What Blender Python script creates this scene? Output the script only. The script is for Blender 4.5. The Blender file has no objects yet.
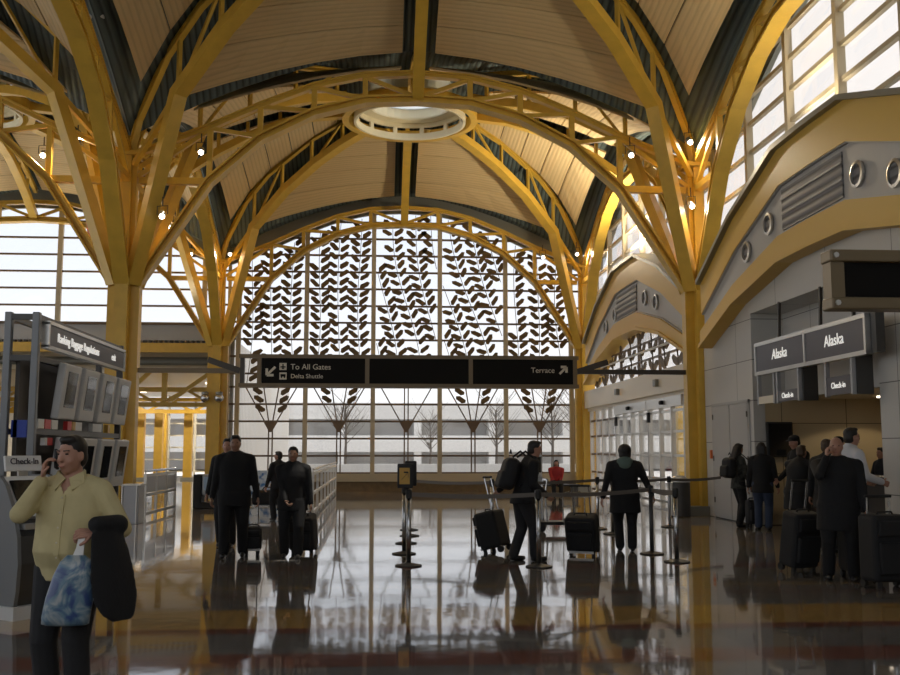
import bpy, bmesh, math, random
from mathutils import Vector, Matrix
import numpy as np
random.seed(7)
C = bpy.context.scene.collection
V = Vector
PI = math.pi

# ------------------------------------------------------------------ camera
F, EYE = 1000.0, 1.55
TH = math.atan(112.5 / F)
PS = math.atan(70 * math.cos(TH) / F)
cam_data = bpy.data.cameras.new('camera')
cam = bpy.data.objects.new('camera', cam_data)
C.objects.link(cam)
cam.location = (0, 0, EYE)
cam.rotation_euler = (PI / 2 + TH, 0, -PS)
cam_data.sensor_width = 36
cam_data.lens = F / 900 * 36
cam_data.clip_end = 600
bpy.context.scene.camera = cam

FW = V((math.sin(PS) * math.cos(TH), math.cos(PS) * math.cos(TH), math.sin(TH)))
RT = V((math.cos(PS), -math.sin(PS), 0))
UP = RT.cross(FW)
def ray(x, y):
    return FW + RT * ((x - 450) / F) + UP * ((337.5 - y) / F)
def at(x, y, Y):            # point seen at a photo position, at depth Y
    r = ray(x, y); t = Y / r.y
    return V((r.x * t, Y, EYE + r.z * t))
def ground(x, y):
    r = ray(x, y); t = -EYE / r.z
    return V((r.x * t, r.y * t, 0))

# ------------------------------------------------------------------ materials
def mat(name, col, rough=.5, metal=0.0, spec=.5, noise=0, nscale=6, bump=0, bscale=40, bdist=.02):
    m = bpy.data.materials.new(name); m.use_nodes = True
    nt = m.node_tree; b = nt.nodes['Principled BSDF']
    b.inputs['Base Color'].default_value = (*col, 1)
    b.inputs['Roughness'].default_value = rough
    b.inputs['Metallic'].default_value = metal
    b.inputs['Specular IOR Level'].default_value = spec
    if noise:
        tc = nt.nodes.new('ShaderNodeTexCoord'); n = nt.nodes.new('ShaderNodeTexNoise')
        n.inputs['Scale'].default_value = nscale; n.inputs['Detail'].default_value = 4
        r = nt.nodes.new('ShaderNodeValToRGB')
        r.color_ramp.elements[0].position = .3; r.color_ramp.elements[1].position = .7
        r.color_ramp.elements[0].color = (*[c * (1 - noise) for c in col], 1)
        r.color_ramp.elements[1].color = (*[min(1, c * (1 + noise)) for c in col], 1)
        nt.links.new(tc.outputs['Object'], n.inputs['Vector'])
        nt.links.new(n.outputs['Fac'], r.inputs['Fac'])
        nt.links.new(r.outputs['Color'], b.inputs['Base Color'])
    if bump:
        tc = nt.nodes.new('ShaderNodeTexCoord'); n = nt.nodes.new('ShaderNodeTexNoise')
        n.inputs['Scale'].default_value = bscale
        bp = nt.nodes.new('ShaderNodeBump'); bp.inputs['Strength'].default_value = bump
        bp.inputs['Distance'].default_value = bdist
        nt.links.new(tc.outputs['Object'], n.inputs['Vector'])
        nt.links.new(n.outputs['Fac'], bp.inputs['Height'])
        nt.links.new(bp.outputs['Normal'], b.inputs['Normal'])
    return m

def emit(name, col, s):
    m = bpy.data.materials.new(name); m.use_nodes = True
    b = m.node_tree.nodes['Principled BSDF']
    b.inputs['Base Color'].default_value = (*col, 1)
    b.inputs['Emission Color'].default_value = (*col, 1)
    b.inputs['Emission Strength'].default_value = s
    return m

def glass_mat(name, tint):
    m = bpy.data.materials.new(name); m.use_nodes = True
    nt = m.node_tree; nt.nodes.remove(nt.nodes['Principled BSDF'])
    out = nt.nodes['Material Output']
    t = nt.nodes.new('ShaderNodeBsdfTransparent'); t.inputs['Color'].default_value = (*tint, 1)
    g = nt.nodes.new('ShaderNodeBsdfGlossy'); g.inputs['Roughness'].default_value = .02
    lw = nt.nodes.new('ShaderNodeLayerWeight'); lw.inputs['Blend'].default_value = .5
    pw = nt.nodes.new('ShaderNodeMath'); pw.operation = 'POWER'; pw.inputs[1].default_value = 4.5
    fr = nt.nodes.new('ShaderNodeMath'); fr.operation = 'MULTIPLY_ADD'; fr.inputs[1].default_value = .75; fr.inputs[2].default_value = .03
    nt.links.new(lw.outputs['Facing'], pw.inputs[0]); nt.links.new(pw.outputs[0], fr.inputs[0])
    mx = nt.nodes.new('ShaderNodeMixShader')
    nt.links.new(fr.outputs[0], mx.inputs['Fac'])
    nt.links.new(t.outputs['BSDF'], mx.inputs[1]); nt.links.new(g.outputs['BSDF'], mx.inputs[2])
    nt.links.new(mx.outputs['Shader'], out.inputs['Surface'])
    return m

def stripe_mat(name, col, axis, scale, depth, dark=.55, rough=.6):
    """fine parallel ribs running across an object axis"""
    m = mat(name, col, rough); nt = m.node_tree; b = nt.nodes['Principled BSDF']
    tc = nt.nodes.new('ShaderNodeTexCoord'); sp = nt.nodes.new('ShaderNodeSeparateXYZ')
    nt.links.new(tc.outputs['Object'], sp.inputs['Vector'])
    mu = nt.nodes.new('ShaderNodeMath'); mu.operation = 'MULTIPLY'; mu.inputs[1].default_value = scale
    nt.links.new(sp.outputs[axis], mu.inputs[0])
    sn = nt.nodes.new('ShaderNodeMath'); sn.operation = 'SINE'
    nt.links.new(mu.outputs[0], sn.inputs[0])
    rp = nt.nodes.new('ShaderNodeValToRGB')
    rp.color_ramp.elements[0].position = .0; rp.color_ramp.elements[1].position = .45
    rp.color_ramp.elements[0].color = (*[c * dark for c in col], 1); rp.color_ramp.elements[1].color = (*col, 1)
    mr = nt.nodes.new('ShaderNodeMapRange'); mr.inputs['From Min'].default_value = -1
    nt.links.new(sn.outputs[0], mr.inputs['Value'])
    nt.links.new(mr.outputs[0], rp.inputs['Fac']); nt.links.new(rp.outputs['Color'], b.inputs['Base Color'])
    bp = nt.nodes.new('ShaderNodeBump'); bp.inputs['Strength'].default_value = depth; bp.inputs['Distance'].default_value = .02
    nt.links.new(mr.outputs[0], bp.inputs['Height']); nt.links.new(bp.outputs['Normal'], b.inputs['Normal'])
    return m

def floor_mat():
    m = mat('polished_terrazzo', (.15, .14, .13), .05, 0, .5); nt = m.node_tree; b = nt.nodes['Principled BSDF']; b.inputs['IOR'].default_value = 1.75
    N, L = nt.nodes.new, nt.links.new
    tc = N('ShaderNodeTexCoord'); sp = N('ShaderNodeSeparateXYZ'); L(tc.outputs['Object'], sp.inputs['Vector'])
    vo = N('ShaderNodeTexVoronoi'); vo.inputs['Scale'].default_value = 220; L(tc.outputs['Object'], vo.inputs['Vector'])
    r = N('ShaderNodeValToRGB')
    r.color_ramp.elements[0].color = (.125, .118, .112, 1); r.color_ramp.elements[1].color = (.19, .18, .17, 1)
    L(vo.outputs['Color'], r.inputs['Fac'])
    cur = r.outputs['Color']
    def band(axis, lo, hi, col, fac=1.0):
        nonlocal cur
        g = N('ShaderNodeMath'); g.operation = 'GREATER_THAN'; g.inputs[1].default_value = lo; L(sp.outputs[axis], g.inputs[0])
        l = N('ShaderNodeMath'); l.operation = 'LESS_THAN'; l.inputs[1].default_value = hi; L(sp.outputs[axis], l.inputs[0])
        a = N('ShaderNodeMath'); a.operation = 'MULTIPLY'; L(g.outputs[0], a.inputs[0]); L(l.outputs[0], a.inputs[1])
        f = N('ShaderNodeMath'); f.operation = 'MULTIPLY'; f.inputs[1].default_value = fac; L(a.outputs[0], f.inputs[0])
        x = N('ShaderNodeMix'); x.data_type = 'RGBA'; L(f.outputs[0], x.inputs['Factor'])
        L(cur, x.inputs['A']); x.inputs['B'].default_value = (*col, 1); cur = x.outputs['Result']
    tan, red = (.40, .25, .075), (.20, .06, .035)
    band('Y', 9.05, 10.1, tan, .9); band('Y', 8.8, 9.05, red, .8); band('Y', 7.45, 7.95, red, .75)
    band('Y', 10.9, 11.1, red, .5); band('Y', 11.55, 11.75, tan, .6); band('Y', 13.3, 13.7, red, .6); band('Y', 6.1, 6.35, tan, .5)
    for c in (24.0, 37.7):
        band('Y', c - 1.2, c - .3, tan, .5); band('Y', c - 2.8, c - 2.4, red, .5)
        band('Y', c + .6, c + 1.2, tan, .4); band('Y', c - 6.4, c - 6.1, red, .5)
    for c in (-4.3, 6.1):
        band('X', c - .12, c + .12, tan, .35)
    # joints of the slabs
    for axis, step in (('X', 1.37), ('Y', 1.37)):
        d = N('ShaderNodeMath'); d.operation = 'DIVIDE'; d.inputs[1].default_value = step; L(sp.outputs[axis], d.inputs[0])
        fr = N('ShaderNodeMath'); fr.operation = 'FRACT'; L(d.outputs[0], fr.inputs[0])
        l = N('ShaderNodeMath'); l.operation = 'LESS_THAN'; l.inputs[1].default_value = .008; L(fr.outputs[0], l.inputs[0])
        x = N('ShaderNodeMix'); x.data_type = 'RGBA'; L(l.outputs[0], x.inputs['Factor'])
        L(cur, x.inputs['A']); x.inputs['B'].default_value = (.09, .08, .07, 1); cur = x.outputs['Result']
    L(cur, b.inputs['Base Color'])
    nz = N('ShaderNodeTexNoise'); nz.inputs['Scale'].default_value = 2.2; nz.inputs['Detail'].default_value = 2
    L(tc.outputs['Object'], nz.inputs['Vector'])
    bp = N('ShaderNodeBump'); bp.inputs['Strength'].default_value = .035; bp.inputs['Distance'].default_value = .03
    L(nz.outputs['Fac'], bp.inputs['Height']); L(bp.outputs['Normal'], b.inputs['Normal'])
    return m

def panel_mat(name, col, step_y, step_z, axis='Y', rough=.45):
    """flat cladding with thin dark joints on a grid of object axis and Z"""
    m = mat(name, col, rough); nt = m.node_tree; b = nt.nodes['Principled BSDF']
    N, L = nt.nodes.new, nt.links.new
    tc = N('ShaderNodeTexCoord'); sp = N('ShaderNodeSeparateXYZ'); L(tc.outputs['Object'], sp.inputs['Vector'])
    cur = None; tot = None
    for ax, st in ((axis, step_y), ('Z', step_z)):
        d = N('ShaderNodeMath'); d.operation = 'DIVIDE'; d.inputs[1].default_value = st; L(sp.outputs[ax], d.inputs[0])
        fr = N('ShaderNodeMath'); fr.operation = 'FRACT'; L(d.outputs[0], fr.inputs[0])
        l = N('ShaderNodeMath'); l.operation = 'LESS_THAN'; l.inputs[1].default_value = .016 / st; L(fr.outputs[0], l.inputs[0])
        if tot is None: tot = l.outputs[0]
        else:
            a = N('ShaderNodeMath'); a.operation = 'MAXIMUM'; L(tot, a.inputs[0]); L(l.outputs[0], a.inputs[1]); tot = a.outputs[0]
    x = N('ShaderNodeMix'); x.data_type = 'RGBA'; L(tot, x.inputs['Factor'])
    x.inputs['A'].default_value = (*col, 1); x.inputs['B'].default_value = (*[c * .25 for c in col], 1)
    L(x.outputs['Result'], b.inputs['Base Color'])
    return m

M = {}
M['yellow'] = mat('yellow_steel_paint', (.66, .42, .06), .38, 0, .5, .08, 3)
M['panel_x'] = stripe_mat('ribbed_ceiling_across', (.66, .50, .27), 'X', 52, .3, .86)
M['panel_y'] = stripe_mat('ribbed_ceiling_along', (.66, .50, .27), 'Y', 52, .3, .86)
M['deck'] = stripe_mat('corrugated_teal_deck', (.10, .135, .135), 'X', 40, .8, .4)
M['floor'] = floor_mat()
M['glass'] = glass_mat('clear_window_glass', (.97, .975, .98))
M['frame_cream'] = mat('cream_window_frame', (.55, .47, .32), .45)
M['frame_brown'] = mat('bronze_glazing_bar', (.16, .105, .06), .4)
M['leaf'] = mat('bronze_leaf_cutout', (.15, .095, .035), .5)
M['stem'] = mat('bronze_stem', (.075, .05, .025), .5)
M['sill'] = mat('brown_sill_wall', (.20, .13, .055), .5, noise=.15)
M['cream_panel'] = mat('cream_panel', (.78, .70, .54), .35)
M['grey_wall'] = panel_mat('grey_wall_panels', (.58, .575, .55), 2.28, .86)
M['grey_band'] = mat('grey_band', (.45, .45, .44), .5)
M['louver'] = stripe_mat('grey_louvre', (.22, .22, .23), 'Z', 38, .8, .35)
M['yellow_trim'] = mat('ochre_trim_panel', (.66, .42, .07), .45)
M['cap'] = mat('dull_zinc_cap', (.25, .25, .22), .4, .5)
M['dark'] = mat('dark_bronze', (.055, .045, .035), .4)
M['sign_black'] = mat('sign_black', (.008, .007, .006), .6, 0, .15)
M['sign_grey'] = mat('sign_slate', (.075, .07, .085), .35)
M['sign_text'] = mat('sign_lettering', (.75, .70, .58), .5)
M['white_text'] = emit('lit_white_lettering', (.95, .93, .88), .35)
M['bronze_rail'] = mat('bronze_sign_rail', (.20, .145, .075), .4)
M['silver'] = mat('brushed_aluminium', (.62, .61, .58), .3, .85)
M['silver_paint'] = mat('silver_paint', (.42, .43, .45), .4, .3)
M['steel'] = mat('polished_steel', (.55, .55, .55), .2, 1)
M['white'] = mat('white_paint', (.78, .78, .76), .45)
M['rack'] = mat('grey_rack_metal', (.075, .073, .07), .4, .4)
M['bezel'] = mat('pale_grey_bezel', (.62, .63, .63), .4)
M['screen'] = mat('dark_glossy_screen', (.015, .016, .018), .05, 0, .8)
M['black'] = mat('black_rubber', (.012, .012, .012), .6)
M['belt'] = mat('grey_belt_webbing', (.16, .14, .12), .7)
M['beige_wall'] = panel_mat('beige_back_wall', (.55, .44, .27), 1.4, 1.05, 'X')
M['dark_wood'] = mat('dark_counter', (.03, .025, .022), .4)
M['lens'] = emit('lit_lamp_lens', (1.0, .88, .76), 14)
M['post_grey'] = mat('dull_grey_post', (.20, .21, .22), .4, .4)
M['skylight'] = mat('frosted_skylight', (.8, .82, .85), .6)
_nt = M['skylight'].node_tree; _tr = _nt.nodes.new('ShaderNodeBsdfTranslucent'); _tr.inputs['Color'].default_value = (.75, .78, .82, 1)
_nt.links.new(_tr.outputs['BSDF'], _nt.nodes['Material Output'].inputs['Surface'])
M['lens_fill'] = emit('fill_lamp_lens', (1.0, .86, .68), 2.5)  # lens of the added fill lamps
M['cream_ring'] = mat('cream_ring_paint', (.80, .74, .55), .5)
M['concrete'] = mat('pale_concrete', (.62, .60, .57), .8, noise=.08)
M['pale'] = mat('pale_render', (.66, .65, .63), .8, noise=.05)
M['pale_hatch'] = stripe_mat('pale_fluted_cladding', (.60, .59, .57), 'Y', 14, .6, .7)
M['opening'] = mat('shaded_opening', (.52, .51, .50), .8)
M['bark'] = mat('grey_bark', (.16, .14, .12), .9)
M['asphalt'] = mat('pale_pavement', (.55, .54, .53), .9, noise=.08)
M['orange_red'] = mat('orange_red_tone', (.7, .16, .03), .5)  # red of the alarm box; on the strut it carries warm lamp light

# ------------------------------------------------------------------ mesh builder
class MB:
    def __init__(s): s.v = []; s.f = []; s.mi = []; s.cur = 0
    def add(s, vs, fs):
        o = len(s.v); s.v += [tuple(p) for p in vs]; s.f += [[i + o for i in f] for f in fs]; s.mi += [s.cur] * len(fs); return s
    def box(s, c, d, rz=0, rx=0, ry=0):
        R = Matrix.Rotation(rz, 3, 'Z') @ Matrix.Rotation(ry, 3, 'Y') @ Matrix.Rotation(rx, 3, 'X')
        vs = [V(c) + R @ V((x * d[0] / 2, y * d[1] / 2, z * d[2] / 2)) for x in (-1, 1) for y in (-1, 1) for z in (-1, 1)]
        return s.add(vs, [(0, 1, 3, 2), (4, 6, 7, 5), (0, 4, 5, 1), (2, 3, 7, 6), (0, 2, 6, 4), (1, 5, 7, 3)])
    def span(s, lo, hi):
        return s.box([(a + b) / 2 for a, b in zip(lo, hi)], [abs(b - a) for a, b in zip(lo, hi)])
    def rbox(s, c, d, r, rz=0, rx=0, ry=0, seg=3):
        bm = bmesh.new(); bmesh.ops.create_cube(bm, size=1)
        for v in bm.verts: v.co = V((v.co.x * d[0], v.co.y * d[1], v.co.z * d[2]))
        bmesh.ops.bevel(bm, geom=bm.edges[:], offset=min(r, min(d) * .49), segments=seg, affect='EDGES', profile=.5)
        R = Matrix.Rotation(rz, 3, 'Z') @ Matrix.Rotation(ry, 3, 'Y') @ Matrix.Rotation(rx, 3, 'X')
        bm.verts.index_update()
        s.add([V(c) + R @ v.co for v in bm.verts], [[v.index for v in f.verts] for f in bm.faces]); bm.free(); return s
    def sweep(s, pts, prof, side=None):
        """closed profile (a along side, b along the in-plane normal) swept along points, mitred"""
        pts = [V(p) for p in pts]; n = len(prof); rings = []
        for i, p in enumerate(pts):
            t0 = (p - pts[i - 1]).normalized() if i else None
            t1 = (pts[i + 1] - p).normalized() if i < len(pts) - 1 else None
            t = ((t0 or t1) + (t1 or t0)).normalized()
            k = 1 / max(.3, t.dot(t1 or t0))
            sd = V(side) if side is not None else (V((0, 0, 1)).cross(t).normalized() if abs(t.z) < .99 else V((1, 0, 0)))
            sd = (sd - t * sd.dot(t)).normalized()
            nn = t.cross(sd).normalized()
            if nn.z < 0 and abs(nn.z) > 1e-4: nn = -nn
            rings.append([p + sd * a + nn * b * k for a, b in prof])
        return s.loft(rings)
    def loft(s, rings, cap=True, closed=False):
        n = len(rings[0]); vs = [q for r in rings for q in r]; fs = []
        for i in range(len(rings) - 1 + (1 if closed else 0)):
            i2 = (i + 1) % len(rings)
            for j in range(n):
                fs.append((i * n + j, i * n + (j + 1) % n, i2 * n + (j + 1) % n, i2 * n + j))
        if cap and not closed:
            fs.append(list(range(n))[::-1]); fs.append([(len(rings) - 1) * n + j for j in range(n)])
        return s.add(vs, fs)
    def bar(s, p, q, w, h=None, side=None):
        h = h or w
        return s.sweep([p, q], [(-w / 2, -h / 2), (w / 2, -h / 2), (w / 2, h / 2), (-w / 2, h / 2)], side)
    def tube(s, pts, r, n=8):
        pts = [V(p) for p in pts]; rings = []
        rr = r if isinstance(r, (list, tuple)) else [r] * len(pts)
        prev = None
        for i, p in enumerate(pts):
            t = ((pts[min(i + 1, len(pts) - 1)] - p).normalized() + (p - pts[max(i - 1, 0)]).normalized()).normalized()
            a = prev if prev is not None else (V((0, 0, 1)) if abs(t.z) < .9 else V((1, 0, 0)))
            u = (a - t * a.dot(t)).normalized(); w = t.cross(u); prev = u
            rings.append([p + (u * math.cos(k * 2 * PI / n) + w * math.sin(k * 2 * PI / n)) * rr[i] for k in range(n)])
        return s.loft(rings)
    def cap(s, a, b, ra, rb, n=12, m=4):
        """tapered capsule"""
        a, b = V(a), V(b); t = (b - a); L = t.length; t = t / L if L > 1e-6 else V((0, 0, 1))
        u = (V((0, 0, 1)) if abs(t.z) < .9 else V((1, 0, 0))); u = (u - t * u.dot(t)).normalized(); w = t.cross(u)
        rings = []
        for i in range(m):
            th = PI / 2 * (1 - (i + .12) / m)
            rings.append((a - t * ra * math.sin(th), ra * math.cos(th)))
        rings.append((a, ra)); rings.append((a.lerp(b, .5), (ra + rb) / 2)); rings.append((b, rb))
        for i in range(m):
            th = PI / 2 * (i + .88) / m
            rings.append((b + t * rb * math.sin(th), rb * math.cos(th)))
        return s.loft([[c + (u * math.cos(k * 2 * PI / n) + w * math.sin(k * 2 * PI / n)) * r for k in range(n)] for c, r in rings])
    def ell(s, c, r, rot=None, n=16, m=10):
        rings = []; R = rot or Matrix.Identity(3)
        for i in range(m + 1):
            th = -PI / 2 + PI * (i + (.1 if i == 0 else -.1 if i == m else 0)) / m
            rings.append([V(c) + R @ V((r[0] * math.cos(th) * math.cos(k * 2 * PI / n), r[1] * math.cos(th) * math.sin(k * 2 * PI / n), r[2] * math.sin(th))) for k in range(n)])
        return s.loft(rings)
    def lathe(s, prof, c=(0, 0, 0), n=24, closed=False):
        return s.loft([[V(c) + V((r * math.cos(k * 2 * PI / n), r * math.sin(k * 2 * PI / n), z)) for k in range(n)] for r, z in prof], closed=closed)
    def prism(s, poly, vec):
        a = [V(p) for p in poly]; b = [p + V(vec) for p in a]
        return s.loft([a, b])
    def mesh(s, name, off=V((0, 0, 0)), smooth=False, rz=0):
        me = bpy.data.meshes.new(name)
        me.from_pydata([tuple(V(p) - off) for p in s.v], [], s.f)
        bm = bmesh.new(); bm.from_mesh(me)
        bmesh.ops.recalc_face_normals(bm, faces=bm.faces[:]); bm.to_mesh(me); bm.free()
        me.polygons.foreach_set('material_index', s.mi)
        if smooth: me.polygons.foreach_set('use_smooth', [True] * len(me.polygons))
        return me

def world_off(o):
    p = V((0, 0, 0))
    while o is not None: p += o.location; o = o.parent
    return p
def tag(o, label=None, cat=None, group=None, kind=None):
    if label: o['label'] = label
    if cat: o['category'] = cat
    if group: o['group'] = group
    if kind: o['kind'] = kind
    return o
def thing(name, label, cat, loc=(0, 0, 0), rz=0, group=None):
    o = bpy.data.objects.new(name, None); C.objects.link(o); o.empty_display_size = .2
    o.location = loc; o.rotation_euler = (0, 0, rz)
    return tag(o, label, cat, group)
def part(name, mb, m, parent=None, label=None, local=False, smooth=False, loc=None):
    """one mesh object; world coordinates are shifted to the parent's base unless local"""
    off = V((0, 0, 0)) if (local or parent is None) else world_off(parent)
    if parent is None and loc is not None: off = V(loc)
    me = mb.mesh(name, off, smooth)
    for k in (m if isinstance(m, (list, tuple)) else [m]): me.materials.append(M[k] if isinstance(k, str) else k)
    o = bpy.data.objects.new(name, me); C.objects.link(o)
    if parent is not None: o.parent = parent
    elif loc is not None: o.location = loc
    if label: o['label'] = label
    return o
def struct(name, mb, m, parent=None, loc=None):
    o = part(name, mb, m, parent, loc=loc)
    if parent is None: o['kind'] = 'structure'
    return o
def copy_thing(o, loc, rz=None, label=None, group=None):
    c = o.copy(); C.objects.link(c); c.location = loc
    if rz is not None: c.rotation_euler = (0, 0, rz)
    if label: c['label'] = label
    if group: c['group'] = group
    for ch in o.children:
        d = ch.copy(); C.objects.link(d); d.parent = c
        for g in ch.children:
            e = g.copy(); C.objects.link(e); e.parent = d
    return c
def text(name, body, m, parent, origin, size, xdir, updir, shear=0, align='LEFT', ext=.004, local=False):
    cu = bpy.data.curves.new(name, 'FONT'); cu.body = body; cu.size = size; cu.extrude = ext; cu.shear = shear
    cu.align_x = align; cu.align_y = 'CENTER'
    t = bpy.data.objects.new(name, cu); C.objects.link(t)
    dg = bpy.context.evaluated_depsgraph_get()
    me = bpy.data.meshes.new_from_object(t.evaluated_get(dg)); bpy.data.objects.remove(t)
    x = V(xdir).normalized(); u = V(updir).normalized(); z = x.cross(u)
    off = V((0, 0, 0)) if local else world_off(parent)
    for v in me.vertices: v.co = V(origin) + x * v.co.x + u * v.co.y + z * v.co.z - off
    me.materials.clear(); me.materials.append(M[m])
    o = bpy.data.objects.new(name, me); C.objects.link(o); o.parent = parent
    return o
# ================================================================== the hall
X0, B, H2 = .87, 13.9, 6.95
XL, XR, XLL = X0 - H2, X0 + H2, X0 - H2 - B            # column lines
YN, YF, YB = 24.0, 37.9, 10.1                          # column rows
YW = 38.4                                              # window wall plane
XG = 8.4                                              # clerestory glass plane on the right

def lerp_pts(pts, d):
    for (a, za), (b, zb) in zip(pts, pts[1:]):
        if d <= b: return za + (zb - za) * (d - a) / (b - a)
    return pts[-1][1]
LOW = [(0, 10.18), (1.3, 10.12), (2.55, 9.78), (3.85, 9.1), (5.05, 8.0), (6.7, 5.42)]
UPC = [(0, 10.85), (1.3, 10.78), (2.55, 10.48), (3.85, 9.95), (5.05, 9.38), (6.95, 8.6)]
DLO = [(.03, 5.45), (.2, 9.7), (.38, 10.8), (.55, 11.5), (.68, 11.88), (.79, 12.12)]
DUP = [(0, 8.6), (.035, 9.2), (.15, 10.4), (.28, 11.2), (.53, 12.05), (.7, 12.4), (1.0, 12.75)]
def zc(r): return 10.95 + 1.75 * (1 - (r / H2) ** 1.9)
def zd(r): return lerp_pts(DUP, 1 - r / H2)
def zs(u, r):
    w = min(1, abs(u) / max(r, 1e-6))
    return zc(r) - (zc(r) - zd(r)) * w ** 1.65

# ---- floor
fl = MB(); fl.span((-19.9, -3.6, -.3), (13.5, 62, 0)); struct('floor', fl, 'floor')

# ---- ceilings: ribbed panels between the ribs, corrugated deck above
def sector(mb, q, sgn, gap_t, rows):
    """half a dome sector: rows of flat panels; q = quarter turn, sgn = side of the cardinal rib"""
    def P(u, r, dz=0):
        u *= sgn; x, y = [(u, r), (r, -u), (-u, -r), (-r, u)][q]
        return V((x, y, zs(u, r) + dz))
    edges = [6.42 - (6.42 - 2.35) * k / rows for k in range(rows + 1)]
    for r1, r0 in zip(edges, edges[1:]):
        r0 += .035
        def lim(r): return max(.45, r - gap_t)
        n = 5; top = []; bot = []
        for j in range(n + 1):
            for r in (r0, r1):
                u = .40 + (lim(r) - .40) * j / n
                bot.append(P(u, r)); top.append(P(u, r, .06))
        vs = bot + top; o = len(bot); fs = []
        for j in range(n):
            a, b, c, d = 2 * j, 2 * j + 1, 2 * j + 3, 2 * j + 2
            fs += [(a, b, c, d), (o + a, o + d, o + c, o + b), (a, d, o + d, o + a), (b, o + b, o + c, c)]
        fs += [(0, o, o + 1, 1), (2 * n, 2 * n + 1, o + 2 * n + 1, o + 2 * n)]
        mb.add(vs, fs)

def bay_ceiling(cx, cy, over_right=False, over_back=False, panels=True):
    root = bpy.data.objects.new('ceiling', None); C.objects.link(root); root.location = (cx, cy, 0); root['kind'] = 'structure'
    d = MB(); nr, nu = 9, 8
    for q in range(4):
        grid = []
        for i in range(nr + 1):
            r = 1.25 + (H2 - 1.25) * i / nr
            row = []
            for j in range(-nu, nu + 1):
                u = r * j / nu; x, y = [(u, r), (r, -u), (-u, -r), (-r, u)][q]
                row.append(V((x, y, zs(u, r) + .5)))
            grid.append(row)
        ext = (q == 1 and over_right) or (q == 0 and over_back)
        if ext:
            row = []
            for p in grid[-1]:
                e = V((.72, 0, 0)) if q == 1 else V((0, 1.2, 0))
                row.append(p + e)
            grid.append(row)
        w = 2 * nu + 1
        vs = [p for r in grid for p in r]; n0 = len(vs); vs += [p + V((0, 0, .12)) for p in vs]
        fs = []
        for i in range(len(grid) - 1):
            for j in range(w - 1):
                a = i * w + j; f = (a, a + 1, a + w + 1, a + w); fs.append(f); fs.append([n0 + k for k in reversed(f)])
        d.add(vs, fs)
    part('roof_deck', d, 'deck', root, local=True)
    if panels:
        for q in range(4):
            for sgn in (-1, 1):
                mb = MB(); sector(mb, q, sgn, .85, 5)
                part('ceiling_panel', mb, 'panel_y' if q % 2 == 0 else 'panel_x', root, local=True)
    g = MB(); g.lathe([(.01, 12.98), (.7, 12.95), (1.3, 12.8)], n=32); part('skylight_pane', g, 'skylight', root, local=True, smooth=True)
    cb = MB(); cb.lathe([(1.28, 12.5), (1.36, 12.5), (1.36, 13.3), (1.28, 13.3)], n=32, closed=True); part('skylight_curb', cb, 'cream_ring', root, local=True)
    return root
for cx, cy, r_, b_ in ((X0, YF - H2, 1, 1), (X0, YN - H2, 1, 0), (X0, YB - H2, 1, 0), (X0 - B, YF - H2, 0, 1), (X0 - B, YN - H2, 0, 0), (X0 - B, YB - H2, 0, 0)):
    bay_ceiling(cx, cy, r_, b_, panels=cy > 5)

# ---- columns
def I_prof(w, h, tf=.06, tw=.14):
    a, b = w / 2, h / 2
    return [(-a, -b), (a, -b), (a, -b + tf), (tw / 2, -b + tf), (tw / 2, b - tf), (a, b - tf), (a, b), (-a, b), (-a, b - tf), (-tw / 2, b - tf), (-tw / 2, -b + tf), (-a, -b + tf)]
def R_prof(w, h): return [(-w / 2, -h / 2), (w / 2, -h / 2), (w / 2, h / 2), (-w / 2, h / 2)]
def column(x, y, label):
    t = thing('steel_column', label, 'column', (x, y, 0), group='branching yellow columns')
    m = MB(); a, b = .37, .15
    m.prism([(p[0], p[1], .22) for p in ((-b, -a), (b, -a), (b, -b), (a, -b), (a, b), (b, b), (b, a), (-b, a), (-b, b), (-a, b), (-a, -b), (-b, -b))], (0, 0, 5.25))
    part('shaft', m, 'yellow', t, local=True)
    m = MB(); m.box((0, 0, .11), (1.05, 1.05, .22)); part('plinth', m, 'cap', t, local=True)
    m = MB(); a, b = .2, .09
    m.prism([(p[0], p[1], 5.47) for p in ((-b, -a), (b, -a), (b, -b), (a, -b), (a, b), (b, b), (b, a), (-b, a), (-b, b), (-a, b), (-a, -b), (-b, -b))], (0, 0, 3.2))
    part('upper_post', m, 'yellow', t, local=True)
    m = MB(); m.box((0, 0, 8.62), (.62, .62, .1)); part('head_plate', m, 'yellow', t, local=True)
    m = MB()
    for sx in (-1, 1):
        m.tube([(sx * .42, 0, .75), (sx * .62, 0, .75)], .02); m.tube([(sx * .62, -.45, .3), (sx * .62, .45, .3)], .025)
    if y < 30: part('guard_rail', m, 'steel', t, local=True)
    return t
cols = {}
for k, x, y, lb in (('NL', XL, YN, 'branching yellow steel column behind the check-in display rack'),
                    ('NR', XR, YN, 'branching yellow steel column beside the grey double service door'),
                    ('FL', XL, YF, 'branching yellow steel column at the left edge of the leaf-patterned window'),
                    ('FR', XR, YF, 'branching yellow steel column between the leaf-patterned window and the glass doors'),
                    ('BR', XR, YB, 'yellow steel column carrying the dark blank hanging screen'),
                    ('BL', XL, YB, 'yellow steel column to the left of the camera, nearest the viewer')):
    cols[k] = column(x, y, lb)

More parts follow.
